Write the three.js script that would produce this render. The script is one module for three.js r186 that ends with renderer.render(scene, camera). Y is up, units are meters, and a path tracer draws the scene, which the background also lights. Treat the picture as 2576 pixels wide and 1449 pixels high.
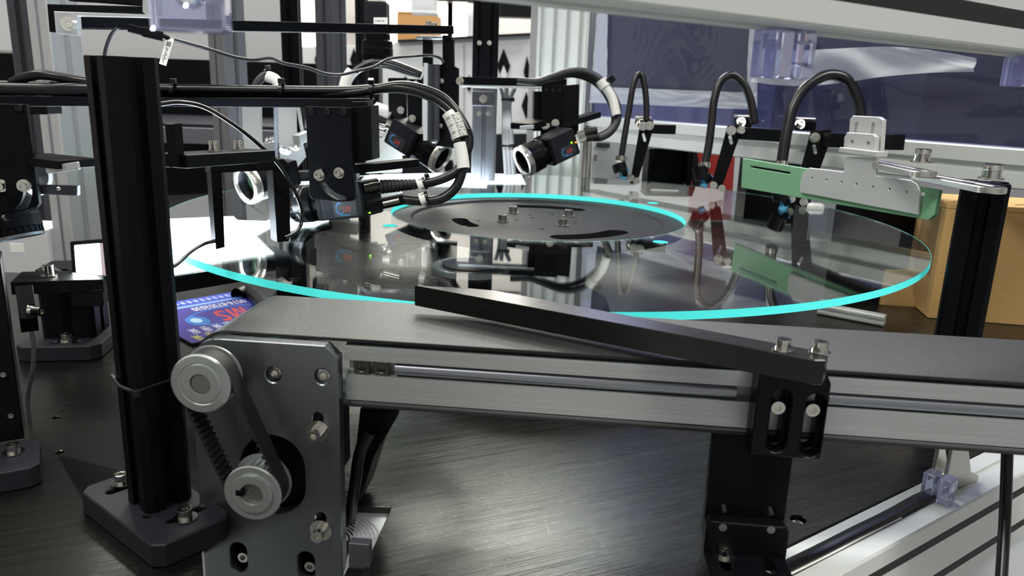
import * as THREE from 'three';
import { RoundedBoxGeometry } from 'three/addons/geometries/RoundedBoxGeometry.js';
import { mergeGeometries, toCreasedNormals } from 'three/addons/utils/BufferGeometryUtils.js';
import { RectAreaLightUniformsLib } from 'three/addons/lights/RectAreaLightUniformsLib.js';

// ------------------------------------------------------------------ camera, exposure, room light
const scene = new THREE.Scene();
scene.background = new THREE.Color(0x050507);
const renderer = new THREE.WebGLRenderer({ antialias: true });
renderer.toneMapping = THREE.LinearToneMapping;
renderer.toneMappingExposure = 1.85;
renderer.shadowMap.enabled = true;
RectAreaLightUniformsLib.init();
const FPX = 1952.857, PITCH = 0.2538045, ROLL = 0.0343388, CY = 0.242;
const camera = new THREE.PerspectiveCamera(2 * Math.atan(724.5 / FPX) * 180 / Math.PI, 2576 / 1449, 0.02, 40);
const RM = new THREE.Matrix4().makeRotationX(-PITCH).multiply(new THREE.Matrix4().makeRotationZ(ROLL));
camera.position.set(0, CY, 0);
camera.quaternion.setFromRotationMatrix(RM);
camera.focus = 0.56;
camera.userData.fStop = 14;
scene.add(camera);

const V = (x, y, z) => new THREE.Vector3(x, y, z);
const UP = V(0, 1, 0);
function areaLight(pos, look, w, h, color, power) {
  const l = new THREE.RectAreaLight(color, power, w, h);
  l.position.copy(pos); l.lookAt(look); scene.add(l); return l;
}
// ceiling fluorescent troffers of the workshop: [x, z, watts-like level]
const CEIL = 2.55;
const TROFFERS = [[1.6, -2.4, 20], [-0.45, -3.1, 20], [1.4, 0.7, 20], [-1.1, 0.9, 16], [0.15, -4.3, 20], [-2.4, -1.2, 10], [-0.75, -2.2, 16], [-0.9, -5.2, 16, 1.85], [0.35, -5.2, 18, 1.85]];
const TROFFER_W = 1.2, TROFFER_D = 0.5;

// ------------------------------------------------------------------ pixel rays of the photograph -> points in the machine
function ray(x, y) { return V((x - 1288) / FPX, -(y - 724.5) / FPX, -1).applyMatrix4(RM); }
function P(x, y, h) { const d = ray(x, y); return d.multiplyScalar((h - CY) / d.y).add(camera.position); }      // on the plane y = h
function Q(x, y, D) { return ray(x, y).multiplyScalar(D).add(camera.position); }                                // at depth D
function onPlane(x, y, o, n) { const d = ray(x, y); return d.clone().multiplyScalar(o.clone().sub(camera.position).dot(n) / d.dot(n)).add(camera.position); }
const lerp = (a, b, t) => a.clone().lerp(b, t);
let seed = 7;
const rnd = () => { seed = (seed * 1664525 + 1013904223) >>> 0; return seed / 4294967296; };

// ------------------------------------------------------------------ textures
function dataTex(w, h, f, rep, srgb) {
  const a = new Uint8Array(w * h * 4);
  for (let j = 0; j < h; j++) for (let i = 0; i < w; i++) { const c = f(i, j), k = (j * w + i) * 4; a[k] = c[0]; a[k + 1] = c[1]; a[k + 2] = c[2]; a[k + 3] = 255; }
  const t = new THREE.DataTexture(a, w, h, THREE.RGBAFormat); t.wrapS = t.wrapT = THREE.RepeatWrapping; t.magFilter = THREE.LinearFilter; t.minFilter = THREE.LinearMipmapLinearFilter; t.generateMipmaps = true;
  if (rep) t.repeat.set(rep[0], rep[1]);
  if (srgb) t.colorSpace = THREE.SRGBColorSpace;
  t.needsUpdate = true; return t;
}
function canvasTex(w, h, draw) {
  const c = document.createElement('canvas'); c.width = w; c.height = h; draw(c.getContext('2d'), w, h);
  const t = new THREE.CanvasTexture(c); t.colorSpace = THREE.SRGBColorSpace; t.anisotropy = 4; return t;
}
// streaks along u (uv in metres): value noise stretched in u
function streaks(w, h, lo, hi, stretch) {
  const n = []; for (let k = 0; k < 3; k++) { const m = Math.max(2, Math.round(w / (stretch / (1 << k)))); n.push({ m, v: Array.from({ length: h * m }, rnd) }); }
  return (i, j) => { let s = 0, q = 0; n.forEach(({ m, v }, k) => { const x = i / w * m, a = Math.floor(x), t = x - a, g = 1 / (k + 1); s += g * (v[j * m + a % m] * (1 - t) + v[j * m + (a + 1) % m] * t); q += g; }); const c = lo + (hi - lo) * s / q; return [c, c, c]; };
}
const grain = (lo, hi) => () => { const c = lo + (hi - lo) * rnd(); return [c, c, c]; };
const brushTex = dataTex(256, 512, streaks(256, 512, 90, 235, 128), [6, 6]);
const brushFine = dataTex(256, 512, streaks(256, 512, 150, 250, 160), [8, 14]);
const tableTex = dataTex(1024, 1024, (() => { const s = streaks(1024, 1024, 120, 255, 300); const sp = new Map();
  return (i, j) => { const c = s(i, j); return c; }; })(), [2.2, 4.5]);
const dustTex = dataTex(1024, 1024, (() => { const a = new Uint8Array(1024 * 1024).fill(0);
  for (let k = 0; k < 2600; k++) { const x = (rnd() * 1024) | 0, y = (rnd() * 1024) | 0, l = 1 + (rnd() * 2 | 0); for (let q = 0; q < l; q++) a[y * 1024 + (x + q) % 1024] = 120 + rnd() * 130; }
  for (let k = 0; k < 60; k++) { let x = rnd() * 1024, y = rnd() * 1024, an = rnd() * 6.28; const L = 10 + rnd() * 40; for (let q = 0; q < L; q++) { x += Math.cos(an); y += Math.sin(an); an += (rnd() - 0.5) * 0.1; a[((y | 0) & 1023) * 1024 + ((x | 0) & 1023)] = 60 + rnd() * 60; } }
  return (i, j) => { const v = 112 + a[j * 1024 + i] * 0.55; return [v, v, v]; }; })(), [2.5, 2.5], true);
const beltTex = dataTex(512, 512, grain(120, 255), [5.5, 5.5]);
const beltBump = dataTex(512, 512, grain(0, 255), [5.5, 5.5]);
const blackGrain = dataTex(256, 256, grain(190, 255), [20, 20]);
const mdfTex = dataTex(512, 512, (i, j) => { const n = rnd(), c = 0.86 + 0.14 * rnd() - (n > 0.985 ? 0.2 : 0); return [205 * c, 164 * c, 104 * c]; }, [5, 5], true);
const weaveTex = dataTex(64, 16, (i, j) => { const v = ((i + j) % 4 < 2) ? 235 : 120; return [v, v, v]; }, [200, 1]);

// ------------------------------------------------------------------ materials
const std = (o) => new THREE.MeshStandardMaterial(o), phy = (o) => new THREE.MeshPhysicalMaterial(o);
const M = {
  black: phy({ color: 0x0c0d11, roughness: 0.45, specularIntensity: 0.18, map: blackGrain }),
  blackPaint: phy({ color: 0x0c0d10, roughness: 0.5, specularIntensity: 0.5, map: blackGrain }),
  blackSat: phy({ color: 0x0a0b0e, roughness: 0.36, specularIntensity: 0.3 }),
  greyAnod: std({ color: 0x54555c, roughness: 0.42, metalness: 0.4, map: blackGrain }),
  darkGrey: phy({ color: 0x222329, roughness: 0.5, specularIntensity: 0.35, map: blackGrain }),
  rubber: std({ color: 0x141414, roughness: 0.62 }),
  cable: std({ color: 0x101012, roughness: 0.3 }),
  cableGrey: std({ color: 0x303136, roughness: 0.4 }),
  whiteCable: std({ color: 0xd8dade, roughness: 0.4 }),
  whitePlastic: std({ color: 0xe6e6e2, roughness: 0.5 }),
  nickel: std({ color: 0xdedbd4, roughness: 0.12, metalness: 1 }),
  steelSocket: std({ color: 0x55524c, roughness: 0.35, metalness: 1 }),
  zinc: std({ color: 0xa6aaa9, roughness: 0.42, metalness: 0.7 }),
  steel: std({ color: 0x9d9b97, roughness: 0.34, metalness: 0.9 }),
  blackScrew: std({ color: 0x2e2d2c, roughness: 0.3, metalness: 0.8 }),
  alu: std({ color: 0xc9ccce, roughness: 0.4, metalness: 0.55, roughnessMap: brushFine }),
  aluBeam: phy({ color: 0xc0c3c2, roughness: 0.44, metalness: 0.6, map: brushFine }),
  aluDark: std({ color: 0x8b8d94, roughness: 0.34, metalness: 0.85 }),
  whiteAlu: std({ color: 0xd7d9d6, roughness: 0.42, metalness: 0.25 }),
  plateGrey: phy({ color: 0x797c80, roughness: 0.4, metalness: 0.9, roughnessMap: brushFine }),
  tableSteel: phy({ color: 0x9c9c96, roughness: 0.36, metalness: 0.92, roughnessMap: tableTex, bumpMap: tableTex, bumpScale: 0.0001, map: dustTex }),
  belt: std({ color: 0x353635, roughness: 0.46, map: beltTex, bumpMap: beltBump, bumpScale: 0.00018 }),
  beltEdge: std({ color: 0x1b1b1c, roughness: 0.8 }),
  weave: std({ color: 0x5c5e60, roughness: 0.7, map: weaveTex }),
  guide: phy({ color: 0x0a0a09, roughness: 0.33, specularIntensity: 1, map: brushTex, roughnessMap: brushFine }),
  glass: phy({ color: 0xffffff, roughness: 0, transmission: 1, thickness: 0.005, ior: 1.5, attenuationColor: new THREE.Color(0.62, 0.93, 0.86), attenuationDistance: 0.06 }),
  // ground edges get a painted-in glow, standing in for panel light in the glass
  groundEdgeGlow: phy({ color: new THREE.Color(0.12, 0.92, 0.9), roughness: 0.75, emissive: new THREE.Color(0.06, 0.9, 0.86), emissiveIntensity: 0.22, side: THREE.DoubleSide }),
  hub: phy({ color: 0x1d1e20, roughness: 0.5, specularIntensity: 0.4, map: blackGrain }),
  acrylic: phy({ color: 0xdfe2ff, roughness: 0.02, transmission: 0.82, thickness: 0.02, ior: 1.49, attenuationColor: new THREE.Color(0.75, 0.78, 1), attenuationDistance: 0.06 }),
  bluePane: phy({ color: new THREE.Color(0.4, 0.42, 0.62), roughness: 0.03, transmission: 0.92, thickness: 0, ior: 1.49, side: THREE.DoubleSide }),
  film: phy({ color: 0xdfe3ea, roughness: 0.55, transmission: 0.55, thickness: 0, side: THREE.DoubleSide }),
  clearFilm: phy({ color: 0xf4f6fa, roughness: 0.05, transmission: 1, thickness: 0, side: THREE.DoubleSide }),
  fr4: std({ color: 0x77a983, roughness: 0.5 }),
  mdf: std({ color: 0xffffff, roughness: 0.85, map: mdfTex }),
  slate: std({ color: 0x3a3c52, roughness: 0.7 }),
  lensGlass: phy({ color: 0x223322, roughness: 0.03, metalness: 0.1, clearcoat: 1, clearcoatRoughness: 0.02 }),
  led: std({ color: 0xffffff, emissive: 0xf4fbff, emissiveIntensity: 2.2 }),
  ledSmall: std({ color: 0xffffff, emissive: 0xf6fff4, emissiveIntensity: 2.2 }),
  tube: std({ color: 0xffffff, emissive: 0xffffff, emissiveIntensity: 1.6 }),
  windowPane: std({ color: 0xffffff, emissive: 0xfff0d8, emissiveIntensity: 1.5 }),
  redPaint: std({ color: 0xa62a26, roughness: 0.5 }),
  whitePaint: std({ color: 0xd5d8da, roughness: 0.55 }),
  greyPaint: std({ color: 0xa4a5a8, roughness: 0.6 }),
  aluMatte: std({ color: 0xd6d7d6, roughness: 0.45, metalness: 0.45, map: blackGrain }),
  pinkWall: std({ color: 0x9f9a97, roughness: 0.8 }),
  concrete: std({ color: 0x8c8f90, roughness: 0.5 }),
  cardboard: std({ color: 0x9c7444, roughness: 0.85 }),
  blueHose: std({ color: 0x4aa3cf, roughness: 0.4 }),
  blueLed: std({ color: 0x2050ff, emissive: 0x3a78ff, emissiveIntensity: 2 }),
  greenLed: std({ color: 0x88ff00, emissive: 0x9aff20, emissiveIntensity: 1.4 }),
  amberLed: std({ color: 0xff9000, emissive: 0xff9020, emissiveIntensity: 1.4 }),
  redLed: std({ color: 0x901010, roughness: 0.3 }),
};

M.greyPlate = () => M.black;
M.greyLight = () => M.boardGrey; M.whiteGrey = () => M.boardGrey; M.boardGrey = std({ color: 0xc3c3c6, roughness: 0.6 });
M.steelLight = () => M.aluBright;
M.aluBright = std({ color: 0xcfcdc6, roughness: 0.28, metalness: 0.9 });
// ------------------------------------------------------------------ building helpers (all geometry in world metres until settle())
const used = {}, things = [];
function numbered(n) { const k = used[n] = (used[n] ?? -1) + 1; return k ? n + '_' + String(k).padStart(3, '0') : n; }
function tag(o, label, category, group) { o.userData.label = label; o.userData.category = category; if (group) o.userData.group = group; return o; }
function thing(name, label, category, group) { const g = new THREE.Group(); g.name = numbered(name); tag(g, label, category, group); scene.add(g); things.push(g); return g; }
function part(parent, name, geo, mat, label) {
  const m = new THREE.Mesh(Array.isArray(geo) ? merge(geo) : geo, mat); m.name = name; m.castShadow = m.receiveShadow = true; if (label) m.userData.label = label; parent.add(m); return m;
}
function solo(name, label, category, geo, mat, group) { const g = Array.isArray(geo) ? merge(geo) : geo; const m = part(scene, numbered(name), g, mat); tag(m, label, category, group); base(m, g); return m; }
function structure(name, geo, mat) { const g = Array.isArray(geo) ? merge(geo) : geo; const m = part(scene, name, g, mat); m.userData.kind = 'structure'; base(m, g); return m; }
function base(m, g) { g.computeBoundingBox(); const b = g.boundingBox, p = V((b.min.x + b.max.x) / 2, b.min.y, (b.min.z + b.max.z) / 2); g.translate(-p.x, -p.y, -p.z); m.position.copy(p); for (const c of m.children) c.position.sub(p); }
function settleAll() { for (const g of things) { if (g.userData.settled) continue; g.updateMatrixWorld(true); const b = new THREE.Box3().setFromObject(g), p = V((b.min.x + b.max.x) / 2, b.min.y, (b.min.z + b.max.z) / 2); g.position.copy(p); for (const c of g.children) c.position.sub(p); g.userData.settled = true; } for (const g of things) delete g.userData.settled; }
function merge(list) { return mergeGeometries(list.map((g) => { const n = g.index ? g.toNonIndexed() : g; for (const k of Object.keys(n.attributes)) if (!['position', 'normal', 'uv'].includes(k)) n.deleteAttribute(k); return n; })); }
const basis = (o, ex, ey) => { const z = ex.clone().cross(ey).normalize(), y = z.clone().cross(ex).normalize(); return new THREE.Matrix4().makeBasis(ex.clone().normalize(), y, z).setPosition(o); };
const rb = (w, h, d, r = 0.0006) => { const g = new RoundedBoxGeometry(w, h, d, 2, Math.min(r, w / 2.01, h / 2.01, d / 2.01)); return metricUV(g); };
function metricUV(g) { // uv in metres from the dominant face direction
  const p = g.attributes.position, n = g.attributes.normal, uv = new Float32Array(p.count * 2);
  for (let i = 0; i < p.count; i++) { const ax = Math.abs(n.getX(i)), ay = Math.abs(n.getY(i)), az = Math.abs(n.getZ(i)); let a, b; if (az >= ax && az >= ay) { a = p.getX(i); b = p.getY(i); } else if (ay >= ax) { a = p.getX(i); b = p.getZ(i); } else { a = p.getZ(i); b = p.getY(i); } uv[2 * i] = a; uv[2 * i + 1] = b; }
  g.setAttribute('uv', new THREE.BufferAttribute(uv, 2)); return g;
}
function scaleUV(g, s, t = s) { const u = g.attributes.uv; for (let i = 0; i < u.count; i++) u.setXY(i, u.getX(i) * s, u.getY(i) * t); return g; }
function swapUV(g) { const u = g.attributes.uv; for (let i = 0; i < u.count; i++) u.setXY(i, u.getY(i), u.getX(i)); return g; }
const box = (c, w, h, d, ex = V(1, 0, 0), ey = UP, r) => rb(w, h, d, r).applyMatrix4(basis(c, ex, ey));
// a box from a to b: w across (perpendicular to up), h along up
function bar(a, b, w, h, up = UP, r) { const x = b.clone().sub(a); const L = x.length(); return rb(L, h, w, r).applyMatrix4(basis(lerp(a, b, 0.5), x, up)); }
function cyl(a, b, r, r2 = r, seg = 28) { const y = b.clone().sub(a), L = y.length(), g = new THREE.CylinderGeometry(r2, r, L, seg); const q = new THREE.Quaternion().setFromUnitVectors(UP, y.normalize()); return g.applyQuaternion(q).translate((a.x + b.x) / 2, (a.y + b.y) / 2, (a.z + b.z) / 2); }
function lathe(prof, o, axis, seg = 40) { const g = toCreasedNormals(new THREE.LatheGeometry(prof.map(([r, y]) => new THREE.Vector2(r, y)), seg), 0.6); return g.applyQuaternion(new THREE.Quaternion().setFromUnitVectors(UP, axis.clone().normalize())).translate(o.x, o.y, o.z); }
function tube(pts, r, n = 60, rs = 12) { const c = new THREE.CatmullRomCurve3(pts, false, 'centripetal'); return new THREE.TubeGeometry(c, n, r, rs, false); }
const poly = (pts) => new THREE.Shape(pts.map(([x, y]) => new THREE.Vector2(x, y)));
const hpoly = (pts) => new THREE.Path(pts.map(([x, y]) => new THREE.Vector2(x, y)));
const circ = (x, y, r, n = 28) => hpoly(Array.from({ length: n }, (_, i) => [x + r * Math.cos(i / n * 6.28319), y + r * Math.sin(i / n * 6.28319)]));
const slot = (x, y, len, w, ang = Math.PI / 2) => { const o = [], h = (len - w) / 2, c = Math.cos(ang), s = Math.sin(ang); for (let k = 0; k <= 16; k++) { const t = -Math.PI / 2 + k / 16 * Math.PI; o.push([h + w / 2 * Math.cos(t), w / 2 * Math.sin(t)]); } for (let k = 0; k <= 16; k++) { const t = Math.PI / 2 + k / 16 * Math.PI; o.push([-h + w / 2 * Math.cos(t), w / 2 * Math.sin(t)]); } return hpoly(o.map(([a, b]) => [x + a * c - b * s, y + a * s + b * c])); };
const arcSlot = (cx, cy, R, w, a0, a1) => { const o = []; for (let k = 0; k <= 24; k++) { const t = a0 + (a1 - a0) * k / 24; o.push([cx + (R + w / 2) * Math.cos(t), cy + (R + w / 2) * Math.sin(t)]); } for (let k = 1; k < 6; k++) { const t = a1 + k / 6 * Math.PI; o.push([cx + R * Math.cos(a1) + w / 2 * Math.cos(t), cy + R * Math.sin(a1) + w / 2 * Math.sin(t)]); } for (let k = 24; k >= 0; k--) { const t = a0 + (a1 - a0) * k / 24; o.push([cx + (R - w / 2) * Math.cos(t), cy + (R - w / 2) * Math.sin(t)]); } for (let k = 1; k < 6; k++) { const t = a0 + Math.PI + k / 6 * Math.PI; o.push([cx + R * Math.cos(a0) + w / 2 * Math.cos(t), cy + R * Math.sin(a0) + w / 2 * Math.sin(t)]); } return hpoly(o); };
// extrude outline (x, y) by t along +z, then set in the frame o, ex, ey
function plate(pts, holes, t, o, ex, ey, bevel = 0.0004) {
  const s = Array.isArray(pts) ? poly(pts) : pts; s.holes.push(...(holes || []));
  const b = Math.min(bevel, t / 3), g = new THREE.ExtrudeGeometry(s, { depth: t - 2 * b, bevelEnabled: bevel > 0, bevelThickness: b, bevelSize: b, bevelOffset: -b, bevelSegments: 1, curveSegments: 16 });
  g.translate(0, 0, b); metricUV(g); return g.applyMatrix4(basis(o, ex, ey));
}
const rect = (x0, y0, x1, y1, c = 0) => c ? [[x0 + c, y0], [x1 - c, y0], [x1, y0 + c], [x1, y1 - c], [x1 - c, y1], [x0 + c, y1], [x0, y1 - c], [x0, y0 + c]] : [[x0, y0], [x1, y0], [x1, y1], [x0, y1]];
const rrect = (x0, y0, x1, y1, r) => { const o = []; for (const [cx, cy, a] of [[x1 - r, y0 + r, -90], [x1 - r, y1 - r, 0], [x0 + r, y1 - r, 90], [x0 + r, y0 + r, 180]]) for (let k = 0; k <= 6; k++) { const t = (a + 15 * k) * Math.PI / 180; o.push([cx + r * Math.cos(t), cy + r * Math.sin(t)]); } return o; };
// a hexagon-socket cap screw standing on a surface at p; made once per size and shared
const screwCache = {};
function screw(parent, p, axis, r = 0.0035, o = {}) {
  const { h = r * 1.15, washer = r * 1.45, mat = M.nickel, spring = true } = o, key = [r, h, washer, spring].join();
  const c = screwCache[key] ??= (() => {
    const hex = hpoly(Array.from({ length: 6 }, (_, i) => [r * 0.52 * Math.cos(i * 1.0472), r * 0.52 * Math.sin(i * 1.0472)]));
    const sh = poly(Array.from({ length: 32 }, (_, i) => [r * Math.cos(i / 32 * 6.28319), r * Math.sin(i / 32 * 6.28319)])); sh.holes.push(hex);
    const w = washer ? r * 0.16 : 0, sp = spring ? r * 0.3 : 0, b = r * 0.1;
    const top = new THREE.ExtrudeGeometry(sh, { depth: h * 0.6 - b, bevelEnabled: true, bevelThickness: b, bevelSize: b, bevelOffset: -b, bevelSegments: 2 }).translate(0, 0, w + sp + h * 0.4);
    const low = new THREE.CylinderGeometry(r, r, h * 0.45, 32).rotateX(Math.PI / 2).translate(0, 0, w + sp + h * 0.225);
    const head = [top, low]; if (sp) head.push(new THREE.CylinderGeometry(r * 1.06, r * 1.06, sp, 32).rotateX(Math.PI / 2).translate(0, 0, w + sp / 2));
    return { head: toCreasedNormals(merge(head), 0.5), washer: washer ? new THREE.CylinderGeometry(washer, washer, w, 36).rotateX(Math.PI / 2).translate(0, 0, w / 2) : null };
  })();
  const m = part(parent, 'screw', c.head, mat);
  m.quaternion.setFromUnitVectors(V(0, 0, 1), axis.clone().normalize()); m.position.copy(p);
  if (c.washer) part(m, 'washer', c.washer, mat);
  return m;
}
// T-slot extrusion outline, side w x h, slot width s in each face, ns slots per face
function profilePts(w, h, s = 0.008, d = 0.0045, lip = 0.0016, nx = 1, ny = 1, r = 0.0015) {
  const side = (L, n) => { const o = []; for (let k = 0; k < n; k++) { const c = -L / 2 + L / n * (k + 0.5); o.push([c - s / 2, 0], [c - s / 2, lip], [c - s * 0.85, lip], [c - s * 0.35, d], [c + s * 0.35, d], [c + s * 0.85, lip], [c + s / 2, lip], [c + s / 2, 0]); } return o; };
  const out = [];
  const put = (L, n, f, half) => { out.push(f(-L / 2 + r, 0)); for (const [a, b] of side(L, n)) out.push(f(a, b)); out.push(f(L / 2 - r, 0)); };
  put(w, nx, (a, b) => [a, -h / 2 + b]); put(h, ny, (a, b) => [w / 2 - b, a]); put(w, nx, (a, b) => [-a, h / 2 - b]); put(h, ny, (a, b) => [-w / 2 + b, -a]);
  return out;
}
// a post or beam of that section from a to b; ex is the direction of w
function extrusion(a, b, w, h, ex, o = {}) { const z = b.clone().sub(a), L = z.length(); z.normalize(); const ey = z.clone().cross(ex); const s = poly(profilePts(w, h, o.s, o.d, o.lip, o.nx, o.ny, o.r)); const g = new THREE.ExtrudeGeometry(s, { depth: L, bevelEnabled: false }); metricUV(g); return g.applyMatrix4(basis(a, ex, ey)); }
function flatQuad(a, b, c, d, nu = 1, nv = 1, f) { // corners a-b-c-d (b from a along u, d from a along v); uv 0..1
  const g = new THREE.PlaneGeometry(1, 1, nu, nv), p = g.attributes.position; for (let i = 0; i < p.count; i++) { const u = p.getX(i) + 0.5, v = p.getY(i) + 0.5, q = lerp(lerp(a, b, u), lerp(d, c, u), v); if (f) f(q, u, v); p.setXYZ(i, q.x, q.y, q.z); } g.computeVertexNormals(); return g;
}
function zipTie(c, axis, r, headDir, s = 0.0022) { // strap ring with its square head
  const z = axis.clone().normalize(), g = new THREE.CylinderGeometry(r, r, s * 1.1, 24, 1, true); g.applyQuaternion(new THREE.Quaternion().setFromUnitVectors(UP, z));
  g.translate(c.x, c.y, c.z); const o = c.clone().addScaledVector(headDir, r + s * 0.5); return [g, box(o, s * 1.9, s * 1.6, s * 1.7, z, headDir, 0.0003)];
}
// industrial camera: frame o (rear centre of the body), fwd, up; body square w, length L
function makeCamera(o, fwd, up, name, label, opt = {}) {
  const g = thing(name, label, 'camera', opt.group), w = opt.w ?? 0.029, L = opt.L ?? 0.042;
  const f = fwd.clone().normalize(), side = f.clone().cross(up).normalize(), u = side.clone().cross(f).normalize();
  const at = (a, b, c) => o.clone().addScaledVector(f, a).addScaledVector(u, b).addScaledVector(side, c);
  part(g, 'body', [box(at(L / 2, 0, 0), L, w, w, f, u, 0.0012)], M.darkGrey);
  part(g, 'rear_panel', [box(at(-0.0006, 0, 0), 0.0014, w * 0.94, w * 0.94, f, u)], M.blackSat);
  part(g, 'front_collar', [box(at(L + 0.002, 0, 0), 0.005, w * 1.0, w * 1.0, f, u)], M.black);
  const r = opt.r ?? 0.0145, b = at(L + 0.004, 0, 0);
  const lens = part(g, 'lens', [lathe([[0, 0], [r * 0.85, 0], [r * 0.85, 0.006], [r, 0.008], [r, 0.016], [r * 1.02, 0.0165], [r * 1.02, 0.026], [r * 0.96, 0.027], [r * 0.96, 0.032], [r * 0.8, 0.032], [r * 0.62, 0.027], [r * 0.62, 0.024], [0, 0.024]], b, f)], M.black);
  part(lens, 'front_element', [lathe([[r * 0.6, 0.0245], [r * 0.4, 0.0258], [0, 0.0264]], b, f)], M.lensGlass);
  const ribs = []; for (let k = 0; k < 24; k++) { const a = k / 24 * 6.2832, d = u.clone().multiplyScalar(Math.cos(a)).addScaledVector(side, Math.sin(a)); ribs.push(box(b.clone().addScaledVector(f, 0.0285).addScaledVector(d, r * 0.97), 0.006, 0.0012, 0.0014, f, d, 0.0002)); }
  part(lens, 'grip_ring', ribs, M.blackSat);
  part(lens, 'filter_ring', [lathe(opt.brightRing ? [[r * 1.03, 0.0265], [r * 1.06, 0.0275], [r * 1.06, 0.0335], [r * 1.02, 0.0345], [r * 0.84, 0.0345], [r * 0.78, 0.0325]] : [[r * 0.99, 0.0318], [r * 0.99, 0.034], [r * 0.86, 0.034], [r * 0.86, 0.0318]], b, f)], opt.brightRing ? M.aluBright : M.aluDark);
  if (opt.marks) { const gm = new THREE.CylinderGeometry(r * 1.025, r * 1.025, 0.0092, 40, 1, true, 0, 6.283); gm.applyQuaternion(new THREE.Quaternion().setFromUnitVectors(UP, f)); const cc = b.clone().addScaledVector(f, 0.0212); gm.translate(cc.x, cc.y, cc.z); part(lens, 'focus_scale', [gm], std({ map: opt.marks, roughness: 0.4 })); }
  if (opt.logo) { const s = opt.logoSide ?? 1, c = at(L * 0.42, -w * 0.2, s * (w / 2 + 0.0002)); const q = flatQuad(c.clone().addScaledVector(f, -0.012 * s).addScaledVector(u, -0.007), c.clone().addScaledVector(f, 0.012 * s).addScaledVector(u, -0.007), c.clone().addScaledVector(f, 0.012 * s).addScaledVector(u, 0.007), c.clone().addScaledVector(f, -0.012 * s).addScaledVector(u, 0.007)); part(g, 'logo', q, std({ map: opt.logo, roughness: 0.5 })); }
  g.userData.frame = { at, f, u, side }; const fr = g.userData.frame; delete g.userData.frame; return { g, at, f, u, side, fr };
}

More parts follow.
